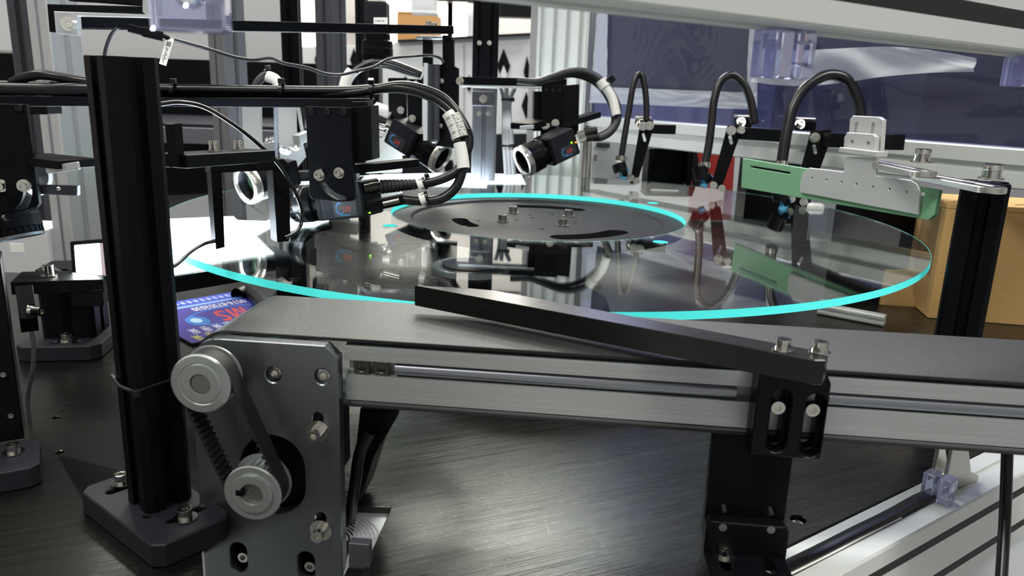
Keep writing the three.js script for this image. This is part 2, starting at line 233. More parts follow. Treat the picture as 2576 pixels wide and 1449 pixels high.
// ------------------------------------------------------------------ the workshop
{
  const X0 = -4.5, X1 = 4.5, Z0 = -6.2, Z1 = 3, F = -0.86, T = 0.1;
  structure('floor', box(V(0, F - T / 2, (Z0 + Z1) / 2), X1 - X0 + 0.4, T, Z1 - Z0 + 0.4), M.concrete);
  structure('ceiling', box(V(0, CEIL + 0.06 + T / 2, (Z0 + Z1) / 2), X1 - X0 + 0.4, T, Z1 - Z0 + 0.4), M.greyPaint);
  structure('wall_left', box(V(X0 - T / 2, (F + CEIL) / 2, (Z0 + Z1) / 2), T, CEIL - F + 0.1, Z1 - Z0), M.pinkWall);
  structure('wall_right', box(V(X1 + T / 2, (F + CEIL) / 2, (Z0 + Z1) / 2), T, CEIL - F + 0.1, Z1 - Z0), M.greyPaint);
  structure('wall_front', box(V(0, (F + CEIL) / 2, Z1 + T / 2), X1 - X0 + 0.2, CEIL - F + 0.1, T), M.greyPaint);
  // far wall with its tall bright windows, each a frame round a glowing pane
  const g = plate(rect(X0 - 0.1, F - 0.05, X1 + 0.1, CEIL + 0.05), [], T, V(0, 0, Z0 - T), V(1, 0, 0), UP);
  structure('wall_back', g, M.pinkWall);
  const zw = Z0 + 0.02; let k = 0;
  for (const [px, py, w, h] of [[776, 60, 0.11, 0.62], [1008, 60, 0.2, 0.5], [1112, 66, 0.085, 0.3], [1158, 66, 0.11, 0.34], [660, 40, 0.3, 0.4]]) {
    const c = onPlane(px, py, V(0, 0, zw), V(0, 0, 1)); k++;
    const f = structure('window_' + k, [box(c.clone().add(V(-w / 2 - 0.02, 0, 0)), 0.04, h + 0.08, 0.05), box(c.clone().add(V(w / 2 + 0.02, 0, 0)), 0.04, h + 0.08, 0.05), box(c.clone().add(V(0, h / 2 + 0.02, 0)), w, 0.04, 0.05), box(c.clone().add(V(0, -h / 2 - 0.02, 0)), w, 0.04, 0.05)], M.greyPaint);
    const p = part(f, 'window_pane', box(c.clone().add(V(0, 0, 0.004)), w, h, 0.006), M.windowPane); p.position.sub(f.position);
    if (k < 5) areaLight(c.clone().add(V(0, 0, 0.05)), c.clone().add(V(0, -0.2, 2)), w, h, 0xfff0d8, 3);
  }
  { // added window band above the picture, put in to brighten the guide bar top
    const w = 1.8, h = 0.74, c = V(-0.15, 2.04, zw); const f = structure('window_6', [-0.5, -0.167, 0.167, 0.5].map((q) => box(c.clone().add(V(q * w, 0, 0.004)), 0.04, h + 0.08, 0.05)).concat([-0.5, 0.5].map((q) => box(c.clone().add(V(0, q * (h + 0.04), 0)), w + 0.04, 0.04, 0.05))), M.greyPaint);
    const p = part(f, 'window_pane', box(c.clone().add(V(0, 0, 0.004)), w, h, 0.006), M.windowPane); p.position.sub(f.position);
    areaLight(c.clone().add(V(0, 0, 0.05)), c.clone().add(V(0, -0.3, 2)), w, h, 0xfff4e2, 6);
  }
  TROFFERS.forEach(([x, z, power, hang], i) => {
    const C0 = hang ?? CEIL;
    const t = thing('ceiling_light', ['white ceiling light panel over the far right of the machine', 'white ceiling light panel over the far left of the machine', 'white ceiling light panel behind the camera to the right', 'white ceiling light panel behind the camera to the left', 'white ceiling light panel nearest the far wall', 'white ceiling light panel above the left aisle', 'white ceiling light panel over the left side of the machine', 'white light panel hung low on rods at the far left', 'white light panel hung low on rods before the far wall'][i], 'ceiling light', 'workshop ceiling lights');
    part(t, 'housing', [box(V(x, C0 + 0.03, z), TROFFER_W + 0.06, 0.05, TROFFER_D + 0.06)], M.whitePaint);
    if (hang) for (const q of [-0.5, 0.5]) part(t, 'rod', [cyl(V(x + q, C0 + 0.054, z), V(x + q, CEIL + 0.062, z), 0.006)], M.blackSat);
    part(t, 'diffuser', [box(V(x, C0, z), TROFFER_W, 0.01, TROFFER_D)], M.tube);
    areaLight(V(x, C0 - 0.012, z), V(x, 0, z), TROFFER_W, TROFFER_D, 0xfbfaf2, power);
  });
}

// ------------------------------------------------------------------ table plate with tapped holes and the milled pocket
const D1 = V(0.8163, 0, -0.5776), N1 = V(0.5776, 0, 0.8163);       // along the near rail; away from the table
const D2 = V(-0.5776, 0, -0.8163);                                   // along the far right side of the frame
const C1 = V(0.9957, 0, 0.0925), CN = V(-0.0925, 0, 0.9957), CO = P(600, 834, 0.1116);
const K = (x, y, off) => { const p = CO.clone().addScaledVector(C1, x).addScaledVector(CN, off); p.y = y; return p; };
const R0 = P(1985, 1372, 0);
{
  const a = R0.clone().addScaledVector(D1, -0.75), b = R0.clone().addScaledVector(D1, 1.25);
  const c = b.clone().addScaledVector(D2, 1.5), d = a.clone().addScaledVector(D2, 1.5);
  const xy = (p) => [p.x, -p.z];
  const dv = (p, q, dx, dz) => [p.x + dx, -(p.z + dz)];
  const pk = [P(985, 1275, 0), P(930, 1400, 0)];
  const pe = P(905, 1449, 0), pf = P(512, 1449, 0);
  const pocket = [[pk[0].x, -pk[0].z], [pe.x, -pe.z], [pe.x - 0.004, -pe.z - 0.02], [pf.x + 0.004, -pf.z - 0.02], [pf.x, -pf.z], [-0.1705, 0.3865], [-0.1705, -pk[0].z]];
  const holes = [hpoly(pocket)];
  for (const [x, y] of [[222, 1284], [150, 1137], [362, 1387], [141, 1050], [238, 881], [2008, 1306], [700, 1300]]) { const p = P(x, y, 0); holes.push(circ(p.x, -p.z, x === 2008 ? 0.0045 : 0.0025, 20)); }
  const top = plate([xy(a), xy(b), xy(c), xy(d)], holes, 0.02, V(0, -0.02, 0), V(1, 0, 0), V(0, 0, -1), 0.0005);
  { const u = top.attributes.uv, p = top.attributes.position; const gx = 0.914, gz = -0.405; for (let i = 0; i < u.count; i++) u.setXY(i, p.getX(i) * gx + p.getZ(i) * gz, p.getX(i) * -gz + p.getZ(i) * gx); }
  const t = thing('machine_table', 'dark brushed steel machine table with tapped holes and a milled pocket', 'table');
  M.tableSteel.anisotropy = 0.55; M.tableSteel.anisotropyRotation = 0;
  part(t, 'table_plate', top, M.tableSteel);
  const fx = K(0.0575, 0, 0).x;
  part(t, 'pocket_floor', plate([[fx, -pk[0].z + 0.004], [pk[0].x + 0.004, -pk[0].z + 0.004], [pe.x + 0.006, -pe.z - 0.005], [fx + 0.006, -pe.z - 0.005]], [], 0.004, V(0, -0.0085, 0), V(1, 0, 0), V(0, 0, -1), 0), M.alu, 'bright milled pocket floor');
  const arcs = []; for (let k = 0; k < 11; k++) { const tor = new THREE.TorusGeometry(0.008 + k * 0.0022, 0.0007, 5, 24, 1.2).rotateX(-Math.PI / 2); tor.scale(1, 0.6, 1); tor.rotateY(0.15); tor.translate(fx - 0.012, -0.0044, pk[0].z + 0.031); arcs.push(tor); }
  part(t, 'cutter_mark', arcs, M.alu, 'curved milling ridges');
  part(t, 'under_plate', [box(V(-0.2, -0.05, -0.9), 0.9, 0.015, 0.5)], M.black);
  const sp = P(2008, 1306, 0).add(V(0, -0.006, 0)); screw(t, sp, UP, 0.0034, { washer: 0, spring: false, mat: M.nickel });
  // the near rail: white aluminium section with black strips in its outer grooves
  const rail = thing('frame_rail', 'white aluminium frame rail along the near edge of the table', 'rail');
  const W = 0.031, H = 0.058, s0 = R0.clone().addScaledVector(D1, -0.7).addScaledVector(N1, W / 2 + 0.0004).add(V(0, -H / 2, 0)), s1 = s0.clone().addScaledVector(D1, 1.9);
  part(rail, 'extrusion', extrusion(s0, s1, W, H, N1, { s: 0.006, d: 0.003, ny: 2, r: 0.0012 }), M.whiteAlu);
  for (const yy of [-H / 4, -3 * H / 4]) { const q = s0.clone().addScaledVector(N1, W / 2 - 0.0007); q.y = yy; const e = s1.clone().addScaledVector(N1, W / 2 - 0.0007); e.y = yy; part(rail, 'groove_strip', bar(q, e, 0.0016, 0.0059), M.rubber); }
  const pn = R0.clone().addScaledVector(D1, 0.25).addScaledVector(N1, 0.012); pn.y = -H - 0.3;
  solo('door_panel', 'pale grey sheet door panel under the near frame rail', 'panel', [box(pn, 1.9, 0.598, 0.012, D1, UP)], M.whitePaint);
}

// ------------------------------------------------------------------ glass turntable
const HG = 0.1121, TG = 0.0055, DC = V(0.0248, 0, -0.8244), RD = 0.3745, RH = 0.1555;
{
  const t = thing('glass_turntable', 'large round clear glass turntable with a bright turquoise edge', 'turntable');
  const disc = (r, n) => poly(Array.from({ length: n }, (_, i) => [r * Math.cos(i / n * 2 * Math.PI), r * Math.sin(i / n * 2 * Math.PI)]));
  const sh = disc(RD, 260);
  const h0 = P(975, 568, HG).sub(DC), a0 = Math.atan2(-h0.z, h0.x);
  const spots = [0, 1, 2, 3].map((k) => [0.1768 * Math.cos(a0 + k * Math.PI / 2), 0.1768 * Math.sin(a0 + k * Math.PI / 2)]);
  sh.holes.push(circ(0, 0, RH, 160)); for (const [x, y] of spots) sh.holes.push(circ(x, y, 0.007, 32));
  const g = new THREE.ExtrudeGeometry(sh, { depth: TG, bevelEnabled: false, curveSegments: 220 });
  g.applyMatrix4(basis(V(DC.x, HG - TG, DC.z), V(1, 0, 0), V(0, 0, -1)));
  part(t, 'disc', g, M.glass);
  const ring = (r, c) => new THREE.CylinderGeometry(r, r, TG, r > 0.05 ? 260 : 32, 1, true).translate(c.x, HG - TG / 2, c.z);
  part(t, 'outer_edge', ring(RD + 0.0003, DC), M.groundEdgeGlow, 'turquoise ground outer edge');
  part(t, 'inner_edge', ring(RH - 0.0003, DC), M.groundEdgeGlow, 'turquoise edge of the centre hole');
  for (const [x, y] of spots) part(t, 'hole_edge', ring(0.0067, V(DC.x + x, 0, DC.z - y)), M.groundEdgeGlow);
  // hub
  const hub = thing('turntable_hub', 'black round hub plate with three curved slots in the middle of the glass', 'hub');
  const yt = HG - TG + 0.0003;
  const sl = [[0.0835, 0.0172, 3.3, 3.75], [0.0963, 0.0235, -1.35, -0.62], [0.0963, 0.0215, 1.05, 1.75]].map(([R, w, a, b]) => arcSlot(0, 0, R, w, a, b));
  const sc = [[1264, 556], [1290, 534], [1415, 566], [1430, 543]].map(([x, y]) => P(x, y, yt - 0.002));
  const flo = disc(0.1327, 120); flo.holes.push(...sl);
  for (const p of [[1205, 549], [1300, 548], [1340, 542], [1365, 570], [1390, 534], [1448, 553], [1334, 535]]) { const q = P(p[0], p[1], yt).sub(DC); flo.holes.push(circ(q.x, -q.z, 0.0022, 16)); }
  part(hub, 'plate', new THREE.ExtrudeGeometry(flo, { depth: 0.008, bevelEnabled: false, curveSegments: 80 }).applyMatrix4(basis(V(DC.x, yt - 0.0105, DC.z), V(1, 0, 0), V(0, 0, -1))), M.hub);
  part(hub, 'rim', lathe([[0.1323, yt - 0.0107], [0.155, yt - 0.0107], [0.155, yt], [0.135, yt], [0.1325, yt - 0.0025], [0.1323, yt - 0.0107]], V(DC.x, 0, DC.z), UP, 140), M.hub);
  for (const p of sc) { p.y = yt - 0.0025; screw(hub, p, UP, 0.0046, { washer: 0.0066 }); }
  part(hub, 'spindle', [cyl(V(DC.x, 0.004, DC.z), V(DC.x, yt - 0.0106, DC.z), 0.055, 0.055, 48)], M.blackSat);
  part(hub, 'lower_flange', [cyl(V(DC.x, 0.0002, DC.z), V(DC.x, 0.014, DC.z), 0.085, 0.08, 48)], M.black);
}

// ------------------------------------------------------------------ conveyor
const kxy = (px, py, off) => { const p = onPlane(px, py, K(0, 0, off), CN); return [p.clone().sub(CO).dot(C1), p.y]; };
{
  const t = thing('belt_conveyor', 'belt conveyor with grey belt, aluminium sides and toothed belt drive', 'conveyor');
  const XE = 0.98, ez = CN;
  // aluminium side beam with a groove in its face
  const sp = poly([[0, 0.0772], [-0.072, 0.0772], [-0.072, 0.1078], [0, 0.1078], [0, 0.0996], [-0.0028, 0.0996], [-0.0028, 0.1006], [-0.0075, 0.099], [-0.0075, 0.0922], [-0.0028, 0.0904], [-0.0028, 0.0913], [0, 0.0913]]);
  const bg = new THREE.ExtrudeGeometry(sp, { depth: XE - 0.0575, bevelEnabled: false }); metricUV(bg);
  bg.applyMatrix4(basis(K(0.0575, 0, -0.0006), CN, UP).multiply(new THREE.Matrix4())); 
  // basis z = CN x UP runs along -C1: flip by building from the far end
  bg.applyMatrix4(new THREE.Matrix4().makeTranslation(C1.x * (XE - 0.0575), 0, C1.z * (XE - 0.0575)));
  part(t, 'side_beam', bg, M.aluBeam, 'brushed aluminium side beam');
  part(t, 'groove_cover', [cyl(K(0.084, 0.0953, -0.0045), K(0.2605, 0.0953, -0.0045), 0.0037, 0.0037, 20), cyl(K(0.306, 0.0953, -0.0045), K(XE - 0.01, 0.0953, -0.0045), 0.0037, 0.0037, 20)], M.aluDark);
  for (const x of [0.0658, 0.0765]) { const n = part(t, 'slot_nut', plate(rrect(-0.0042, -0.004, 0.0042, 0.004, 0.0012), [circ(0, 0, 0.0023, 20)], 0.002, K(x, 0.0953, -0.004), C1, UP, 0.0003), M.steelSocket); }
  // belt: a flat loop round the end rollers
  const loop = (r, n) => { const o = []; for (let k = 0; k <= n; k++) { const a = Math.PI / 2 + k / n * Math.PI; o.push([-0.0065 + r * Math.cos(a), 0.0925 + r * Math.sin(a)]); } for (let k = 0; k <= n; k++) { const a = -Math.PI / 2 + k / n * Math.PI; o.push([XE + r * Math.cos(a), 0.0925 + r * Math.sin(a)]); } return o; };
  const bs = poly(loop(0.0191, 24)); bs.holes.push(hpoly(loop(0.0175, 24)));
  const belt = new THREE.ExtrudeGeometry(bs, { depth: 0.0725, bevelEnabled: false }); metricUV(belt); toCreased(belt, K(0, 0, -0.073)); part(t, 'belt', belt, M.belt);
  function toCreased(g, o) { g.applyMatrix4(basis(o, C1, UP)); }
  const edge = (y0, y1) => bar(K(0.0, (y0 + y1) / 2, -0.0003), K(XE, (y0 + y1) / 2, -0.0003), 0.0008, y1 - y0, UP, 0.0002);
  part(t, 'belt_edge', [edge(0.1099, 0.1104), edge(0.1106, 0.1115), edge(0.0735, 0.0746)], M.beltEdge, 'frayed dark belt edge');
  part(t, 'tracking_guide', [scaleUV(bar(K(0.06, 0.0757, -0.0012), K(XE, 0.0757, -0.0012), 0.002, 0.0016, UP, 0.0002), 1, 1)], M.weave, 'pale woven strip on the lower belt');
  part(t, 'drive_roller', [cyl(K(-0.0065, 0.0925, -0.071), K(-0.0065, 0.0925, -0.001), 0.0172, 0.0172, 40)], M.steel);
  // end plate
  const out = [[-0.0245, -0.04], [-0.02, -0.0445], [0.0563, -0.0445], [0.0563, 0.1035], [0.0497, 0.1097], [-0.006, 0.1097]];
  for (let k = 1; k <= 8; k++) { const a = Math.PI / 2 + k / 8 * Math.PI / 2; out.push([-0.0065 + 0.018 * Math.cos(a), 0.0917 + 0.018 * Math.sin(a)]); }
  const bore = slot(0.0185, 0.0335, 0.047, 0.036);
  const sA = kxy(687, 943, 0.008), sB = kxy(810, 948, 0.008), sC = kxy(797, 1088, 0.01), sD = kxy(541, 1318, 0.01), sE = kxy(805, 1338, 0.01), lA = kxy(600, 1402, 0.008), lB = kxy(770, 1425, 0.008);
  const ends = [circ(sA[0], sA[1], 0.0044), circ(sB[0], sB[1], 0.0044), bore, slot(sC[0], sC[1] + 0.003, 0.015, 0.0055), slot(sD[0], sD[1] + 0.003, 0.015, 0.0055), slot(sE[0], sE[1] + 0.003, 0.015, 0.0055), slot(lA[0], lA[1], 0.0185, 0.0098), slot(lB[0], lB[1], 0.0185, 0.0098)];
  const pl = part(t, 'end_plate', swapUV(plate(out, ends, 0.008, K(0, 0, 0), C1, UP, 0.0005)), M.plateGrey, 'brushed grey steel end plate');
  for (const s of [sA, sB]) screw(t, K(s[0], s[1], 0.0005), CN, 0.0034, { washer: 0, spring: false, h: 0.0055, mat: M.nickel });
  for (const s of [sC, sD, sE]) screw(t, K(s[0], s[1], 0.0082), CN, 0.0034, { washer: 0.0062, h: 0.006, mat: M.nickel });
  for (const s of [lA, lB]) screw(t, K(s[0] + 0.0005, s[1] - 0.003, -0.004), CN, 0.0032, { washer: 0, spring: false, h: 0.008, mat: M.nickel });
  part(t, 'backing_block', [box(K(0.018, -0.024, -0.0085), 0.07, 0.04, 0.008, C1, UP)], M.blackSat);
  // pulleys
  const A = [-0.0065, 0.0936], B = [0.0172, 0.0352], rp = 0.0155;
  const teethRing = (c, r) => { const o = [], n = 20; for (let k = 0; k < n; k++) { const a = k / n * 6.28319; for (const [da, rr] of [[0, r], [0.4, r], [0.5, r - 0.0012], [0.9, r - 0.0012]]) o.push([c[0] + rr * Math.cos(a + da / n * 6.28319), c[1] + rr * Math.sin(a + da / n * 6.28319)]); } return plate(o, [], 0.0118, K(0, 0, 0.018), C1, UP, 0); };
  const up = part(t, 'upper_pulley', [teethRing(A, 0.0128), lathe([[0, 0.0300], [0.0052, 0.0300], [0.0054, 0.0318], [0.0098, 0.0318], [0.0104, 0.0315], [0.0108, 0.0312], [0.0112, 0.0316], [0.0148, 0.0316], [rp, 0.0310], [rp, 0.0302], [0.012, 0.0296], [0, 0.0296]], K(A[0], A[1], 0), CN, 64), lathe([[0, 0.0168], [rp, 0.0168], [rp, 0.0178], [0.012, 0.0182], [0, 0.0182]], K(A[0], A[1], 0), CN, 64)], M.zinc, 'zinc grey flanged belt pulley');
  part(up, 'shaft_end', [lathe([[0, 0.0312], [0.0046, 0.0312], [0.0049, 0.0309], [0.0049, 0.004], [0, 0.004]], K(A[0], A[1], 0), CN, 40)], M.steel);
  const lo = part(t, 'lower_pulley', [teethRing(B, 0.0126), lathe([[0.0062, 0.0300], [0.0062, 0.0325], [0.0100, 0.0325], [0.0108, 0.0320], [0.0110, 0.0310], [0.0146, 0.0312], [0.0153, 0.0307], [0.0153, 0.0300], [0.012, 0.0296], [0.0062, 0.0296]], K(B[0], B[1], 0), CN, 64), lathe([[0, 0.0168], [rp, 0.0168], [rp, 0.0178], [0.012, 0.0182], [0, 0.0182]], K(B[0], B[1], 0), CN, 64)], M.zinc, 'zinc grey motor pulley with an open bore');
  part(lo, 'shaft_end', [lathe([[0.0008, 0.0304], [0.0054, 0.0304], [0.0056, 0.0300], [0.0056, -0.004], [0.0008, -0.004]], K(B[0], B[1], 0), CN, 40)], M.steel);
  part(lo, 'keyway', [box(K(B[0] - 0.0062, B[1] + 0.0004, 0.0317), 0.0042, 0.0034, 0.0018, C1, UP, 0.0002)], M.blackSat);
  // toothed belt round both pulleys
  const ax = [B[0] - A[0], B[1] - A[1]], LL = Math.hypot(...ax), ta = Math.atan2(ax[1], ax[0]);
  const runLoop = (f) => { const o = [], r = 0.0138, per = 2 * LL + 2 * Math.PI * r, n = 62 * 6; for (let k = 0; k < n; k++) { const s = k / n * per; let x, y, nx, ny; const th = ta + Math.PI / 2;
    if (s < LL) { x = A[0] + ax[0] * s / LL; y = A[1] + ax[1] * s / LL; nx = Math.cos(th); ny = Math.sin(th); }
    else if (s < LL + Math.PI * r) { const a = th - (s - LL) / r; x = B[0]; y = B[1]; nx = Math.cos(a); ny = Math.sin(a); }
    else if (s < 2 * LL + Math.PI * r) { const q = s - LL - Math.PI * r; x = B[0] - ax[0] * q / LL; y = B[1] - ax[1] * q / LL; nx = -Math.cos(th); ny = -Math.sin(th); }
    else { const a = th + Math.PI - (s - 2 * LL - Math.PI * r) / r; x = A[0]; y = A[1]; nx = Math.cos(a); ny = Math.sin(a); }
    const rr = f(k); o.push([x + nx * rr, y + ny * rr]); } return o; };
  const tb = poly(runLoop(() => 0.0145)); tb.holes.push(hpoly(runLoop((k) => [0.0136, 0.0136, 0.0136, 0.0124, 0.0122, 0.0124][k % 6])));
  part(t, 'timing_belt', new THREE.ExtrudeGeometry(tb, { depth: 0.0112, bevelEnabled: false }).applyMatrix4(basis(K(0, 0, 0.0184), C1, UP)), M.rubber, 'black toothed rubber belt');
  // motor and its foot bracket behind the end plate
  part(t, 'gear_motor', [box(K(0.0185, 0.034, -0.034), 0.042, 0.05, 0.06, C1, UP, 0.002), cyl(K(0.0185, 0.0335, -0.005), K(0.0185, 0.0335, 0.001), 0.0165, 0.0165, 40)], M.blackSat, 'black gear motor');
  const q1 = [kxy(905, 1030, -0.02), kxy(975, 1036, -0.02), kxy(973, 1092, -0.02), kxy(940, 1150, -0.02), kxy(905, 1260, -0.02), kxy(880, 1270, -0.02)].map(([x, y]) => [x, y]);
  part(t, 'terminal_box', plate(q1, [], 0.03, K(0, 0, -0.05), C1, UP, 0.001), M.black);
  const c1 = [[932, 1085], [908, 1130], [893, 1220], [878, 1320], [862, 1400], [846, 1480]].map(([x, y]) => onPlane(x, y, K(0, 0, -0.012), CN));
  solo('motor_cable', 'black motor cable running down behind the steel end plate', 'cable', tube(c1, 0.0034), M.cable);
  const fb = thing('foot_bracket', 'small grey angle bracket in the milled pocket behind the end plate', 'bracket');
  const fp = P(902, 1446, -0.0042), ft2 = ray(902, 1372), fh = CY + ft2.y * Math.hypot(fp.x, fp.z) / Math.hypot(ft2.x, ft2.z) + 0.0044;
  part(fb, 'upright', [box(fp.clone().addScaledVector(CN, -0.004).setY(-0.0042 + fh / 2), 0.011, fh, 0.006, C1, UP)], M.greyAnod);
  part(fb, 'base', [box(fp.clone().addScaledVector(CN, 0.009).setY(-0.0021), 0.011, 0.004, 0.018, C1, UP)], M.blackSat);
}

// ------------------------------------------------------------------ guide bar, its slotted bracket and support leg
{
  const gx = V(0.873, 0, 0.4877), gz = V(-0.4877, 0, 0.873), g0 = P(1288, 764, 0.1275);
  const G = (a, b, y) => { const p = g0.clone().addScaledVector(gx, a).addScaledVector(gz, b); p.y = y; return p; };
  const t = thing('guide_bar', 'long black machined guide bar laid slantwise over the conveyor belt', 'guide');
  const end = P(2085, 935, 0.1155).sub(g0), L = end.dot(gx), bz = end.dot(gz);
  const W = -0.0186; // towards the far side
  const pts = [[-0.0655, 0], [-0.058, -0.0038], [-0.035, -0.0145], [-0.0215, W], [L - 0.004, W * 0.78], [L, W * 0.6], [L, bz > 0 ? -0.004 : -0.003], [L - 0.004, 0]];
  part(t, 'bar', (() => { const s = pts.map(([a, b]) => [a, -b]); return plate(s, [], 0.0122, V(g0.x, 0.1154, g0.z), gx, gz.clone().negate(), 0.0005); })(), M.guide);
  for (const [x, y] of [[1970, 880], [2062, 886]]) { const p = P(x, y, 0.1277); screw(t, p, UP, 0.0034, { washer: 0.0049 }); }
  const b = thing('slotted_bracket', 'black bracket plate with two long slots on the conveyor side', 'bracket');
  const x0 = kxy(1912, 930, 0.014)[0], x1 = kxy(2096, 935, 0.014)[0], y0 = kxy(1985, 1152, 0.014)[1], y1 = 0.1152;
  const sa = kxy(1960, 1060, 0.014), sb = kxy(2046, 1072, 0.014), tl = 0.0335;
  part(b, 'plate', plate([[x0, y0], [x1, y0], [x1, y1 - 0.006], [x1 - 0.003, y1], [x0, y1]], [slot(sa[0], sa[1], tl, 0.0098), slot(sb[0], sb[1], tl, 0.0098)], 0.006, K(0, 0, 0.008), C1, UP, 0.0005), M.blackSat);
  part(b, 'rear_plate', plate([[x0, y0], [x1, y0], [x1, y1 - 0.006], [x1 - 0.003, y1], [x0, y1]], [slot(sa[0], sa[1], tl - 0.004, 0.006), slot(sb[0], sb[1], tl - 0.004, 0.006)], 0.0075, K(0, 0, 0.0004), C1, UP, 0.0003), M.blackSat);
  for (const s of [kxy(1958, 1026, 0.012), kxy(2045, 1032, 0.012)]) screw(b, K(s[0], s[1], 0.0081), CN, 0.0034, { washer: 0, spring: false, h: 0.0042 });
  // leg
  const l = thing('support_stand', 'flat black support leg and slotted foot under the conveyor', 'bracket');
  const a0 = kxy(1795, 1100, -0.004)[0], a1 = kxy(1998, 1130, -0.004)[0];
  const h1 = kxy(1822, 1278, -0.004), h2 = kxy(1940, 1285, -0.004);
  part(l, 'leg', plate([[a0, 0.012], [a1, 0.012], [a1, 0.0728], [a0, 0.0728]], [circ(h1[0], h1[1], 0.0024), circ(h2[0], h2[1], 0.0024)], 0.008, K(0, 0, -0.012), C1, UP), M.black);
  const ft = kxy(1778, 1312, 0.006)[1];
  const r1 = kxy(1819, 1328, 0.006), r2 = kxy(1940, 1334, 0.006);
  part(l, 'foot_upright', plate([[a0 - 0.0005, 0.0002], [a1 + 0.0005, 0.0002], [a1 + 0.0005, ft - 0.003], [a1 - 0.002, ft], [a0 + 0.002, ft], [a0 - 0.0005, ft - 0.003]], [], 0.009, K(0, 0, -0.0035), C1, UP, 0.0006), M.black);
  for (const r of [r1, r2]) part(l, 'rivet', [cyl(K(r[0], r[1], 0.005), K(r[0], r[1], 0.0058), 0.0021)], M.steel);
  const fs = P(1820, 1400, 0.0078), lx = fs.clone().sub(CO).dot(C1), lz = fs.clone().sub(CO).dot(CN);
  part(l, 'foot', plate([[a0 - 0.0005, -0.005], [a1 + 0.0005, -0.005], [a1 + 0.0005, -0.034], [a1 - 0.004, -0.038], [a0 + 0.004, -0.038], [a0 - 0.0005, -0.034]].map(([x, y]) => [x, y]).reverse(), [slot(lx, -lz - 0.005, 0.014, 0.0052), slot(lx + 0.0225, -lz - 0.004, 0.014, 0.0052)], 0.0076, K(0, 0.0002, 0), C1, CN.clone().negate(), 0.0006), M.black);
  screw(l, fs, UP, 0.0034, { washer: 0.0057 });
  
}

// ------------------------------------------------------------------ black posts
// square T-slot post standing on a slotted base plate; corner points on the plate give its turn
{
  const yB = 0.0135;
  const Bc = P(375, 1298, yB), e1 = V(-0.783, 0, -0.622), e2 = V(0.622, 0, -0.783), S = 0.0262;
  const ctr = Bc.clone().addScaledVector(e1, S / 2).addScaledVector(e2, S / 2);
  const t = thing('support_post', 'thick black grooved post in the left foreground, tallest of the black posts', 'post');
  const pts = profilePts(S, S, 0.0074, 0.006, 0.0012, 1, 1, 0.0042);
  const s = poly(pts), hgt = 0.2495 - yB, g = new THREE.ExtrudeGeometry(s, { depth: hgt, bevelEnabled: false }); metricUV(g);
  g.applyMatrix4(basis(V(ctr.x, yB, ctr.z), e1, e2.clone().negate()));
  const zc = e1.clone().cross(e2.clone().negate()); if (zc.y < 0) { g.scale(1, 1, 1); }
  part(t, 'post', extrusion(V(ctr.x, yB, ctr.z), V(ctr.x, 0.2495, ctr.z), S, S, e1, { s: 0.0074, d: 0.006, lip: 0.0012, r: 0.0035 }), M.black);
  // base plate: near corner, left corner measured on its top face
  const N = P(393, 1376, yB), Lc = P(214, 1228, yB), w1 = N.distanceTo(Lc) + 0.002, o = N.clone(); o.y = 0;
  const toL = (p) => { const q = p.clone().sub(N); return [q.dot(e1), q.dot(e2)]; };
  const s1 = toL(P(446, 1302, yB)), s2 = toL(P(290, 1232, yB));
  part(t, 'base_plate', plate(rect(-0.001, -0.001, w1, 0.0425, 0.005), [slot(s1[0], s1[1] + 0.005, 0.022, 0.0055, Math.PI / 2), slot(s2[0], s2[1] + 0.006, 0.022, 0.0055, Math.PI / 2), circ(toL(P(372, 1297, yB))[0], toL(P(372, 1297, yB))[1], 0.0022, 16)], 0.0132, V(o.x, 0.0134, o.z), e1, e2.clone(), 0.0008).applyMatrix4(new THREE.Matrix4()), M.darkGrey);
  for (const [x, y] of [[467, 1303], [306, 1214]]) screw(t, P(x, y, yB + 0.0003), UP, 0.0036, { washer: 0.0061 });
  const cor = (a, b, m) => V(ctr.x, 0, ctr.z).addScaledVector(e1, a * (S / 2 + m)).addScaledVector(e2, b * (S / 2 + m));
  const zb = cor(-1, -1, -0.0004), vd = ray(366, 976), zy = CY + vd.y * Math.hypot(zb.x, zb.z) / Math.hypot(vd.x, vd.z), za = cor(1, -1, 0.0006).setY(zy + 0.0005), zd = cor(-1, 1, 0.0006).setY(zy + 0.001); zb.setY(zy);
  const tie = thing('cable_tie', 'glossy black cable tie strapped round the foreground post', 'cable tie');
  const mid = lerp(za, zb, 0.5).addScaledVector(e2, -0.0022);
  part(tie, 'strap', [tube([za, mid.setY(zy - 0.0012), zb.clone().addScaledVector(e2, -0.0012).addScaledVector(e1, -0.0006).setY(zy - 0.0014)], 0.0011, 24, 8), bar(zb.clone().setY(zy - 0.0012), zd, 0.0008, 0.0012, UP, 0.0002)], M.cable);
  part(tie, 'lock_head', [box(zb.clone().addScaledVector(e2, -0.0014).addScaledVector(e1, -0.001).setY(zy - 0.0016), 0.0042, 0.004, 0.0034, e1, UP, 0.0004)], M.cable);
}
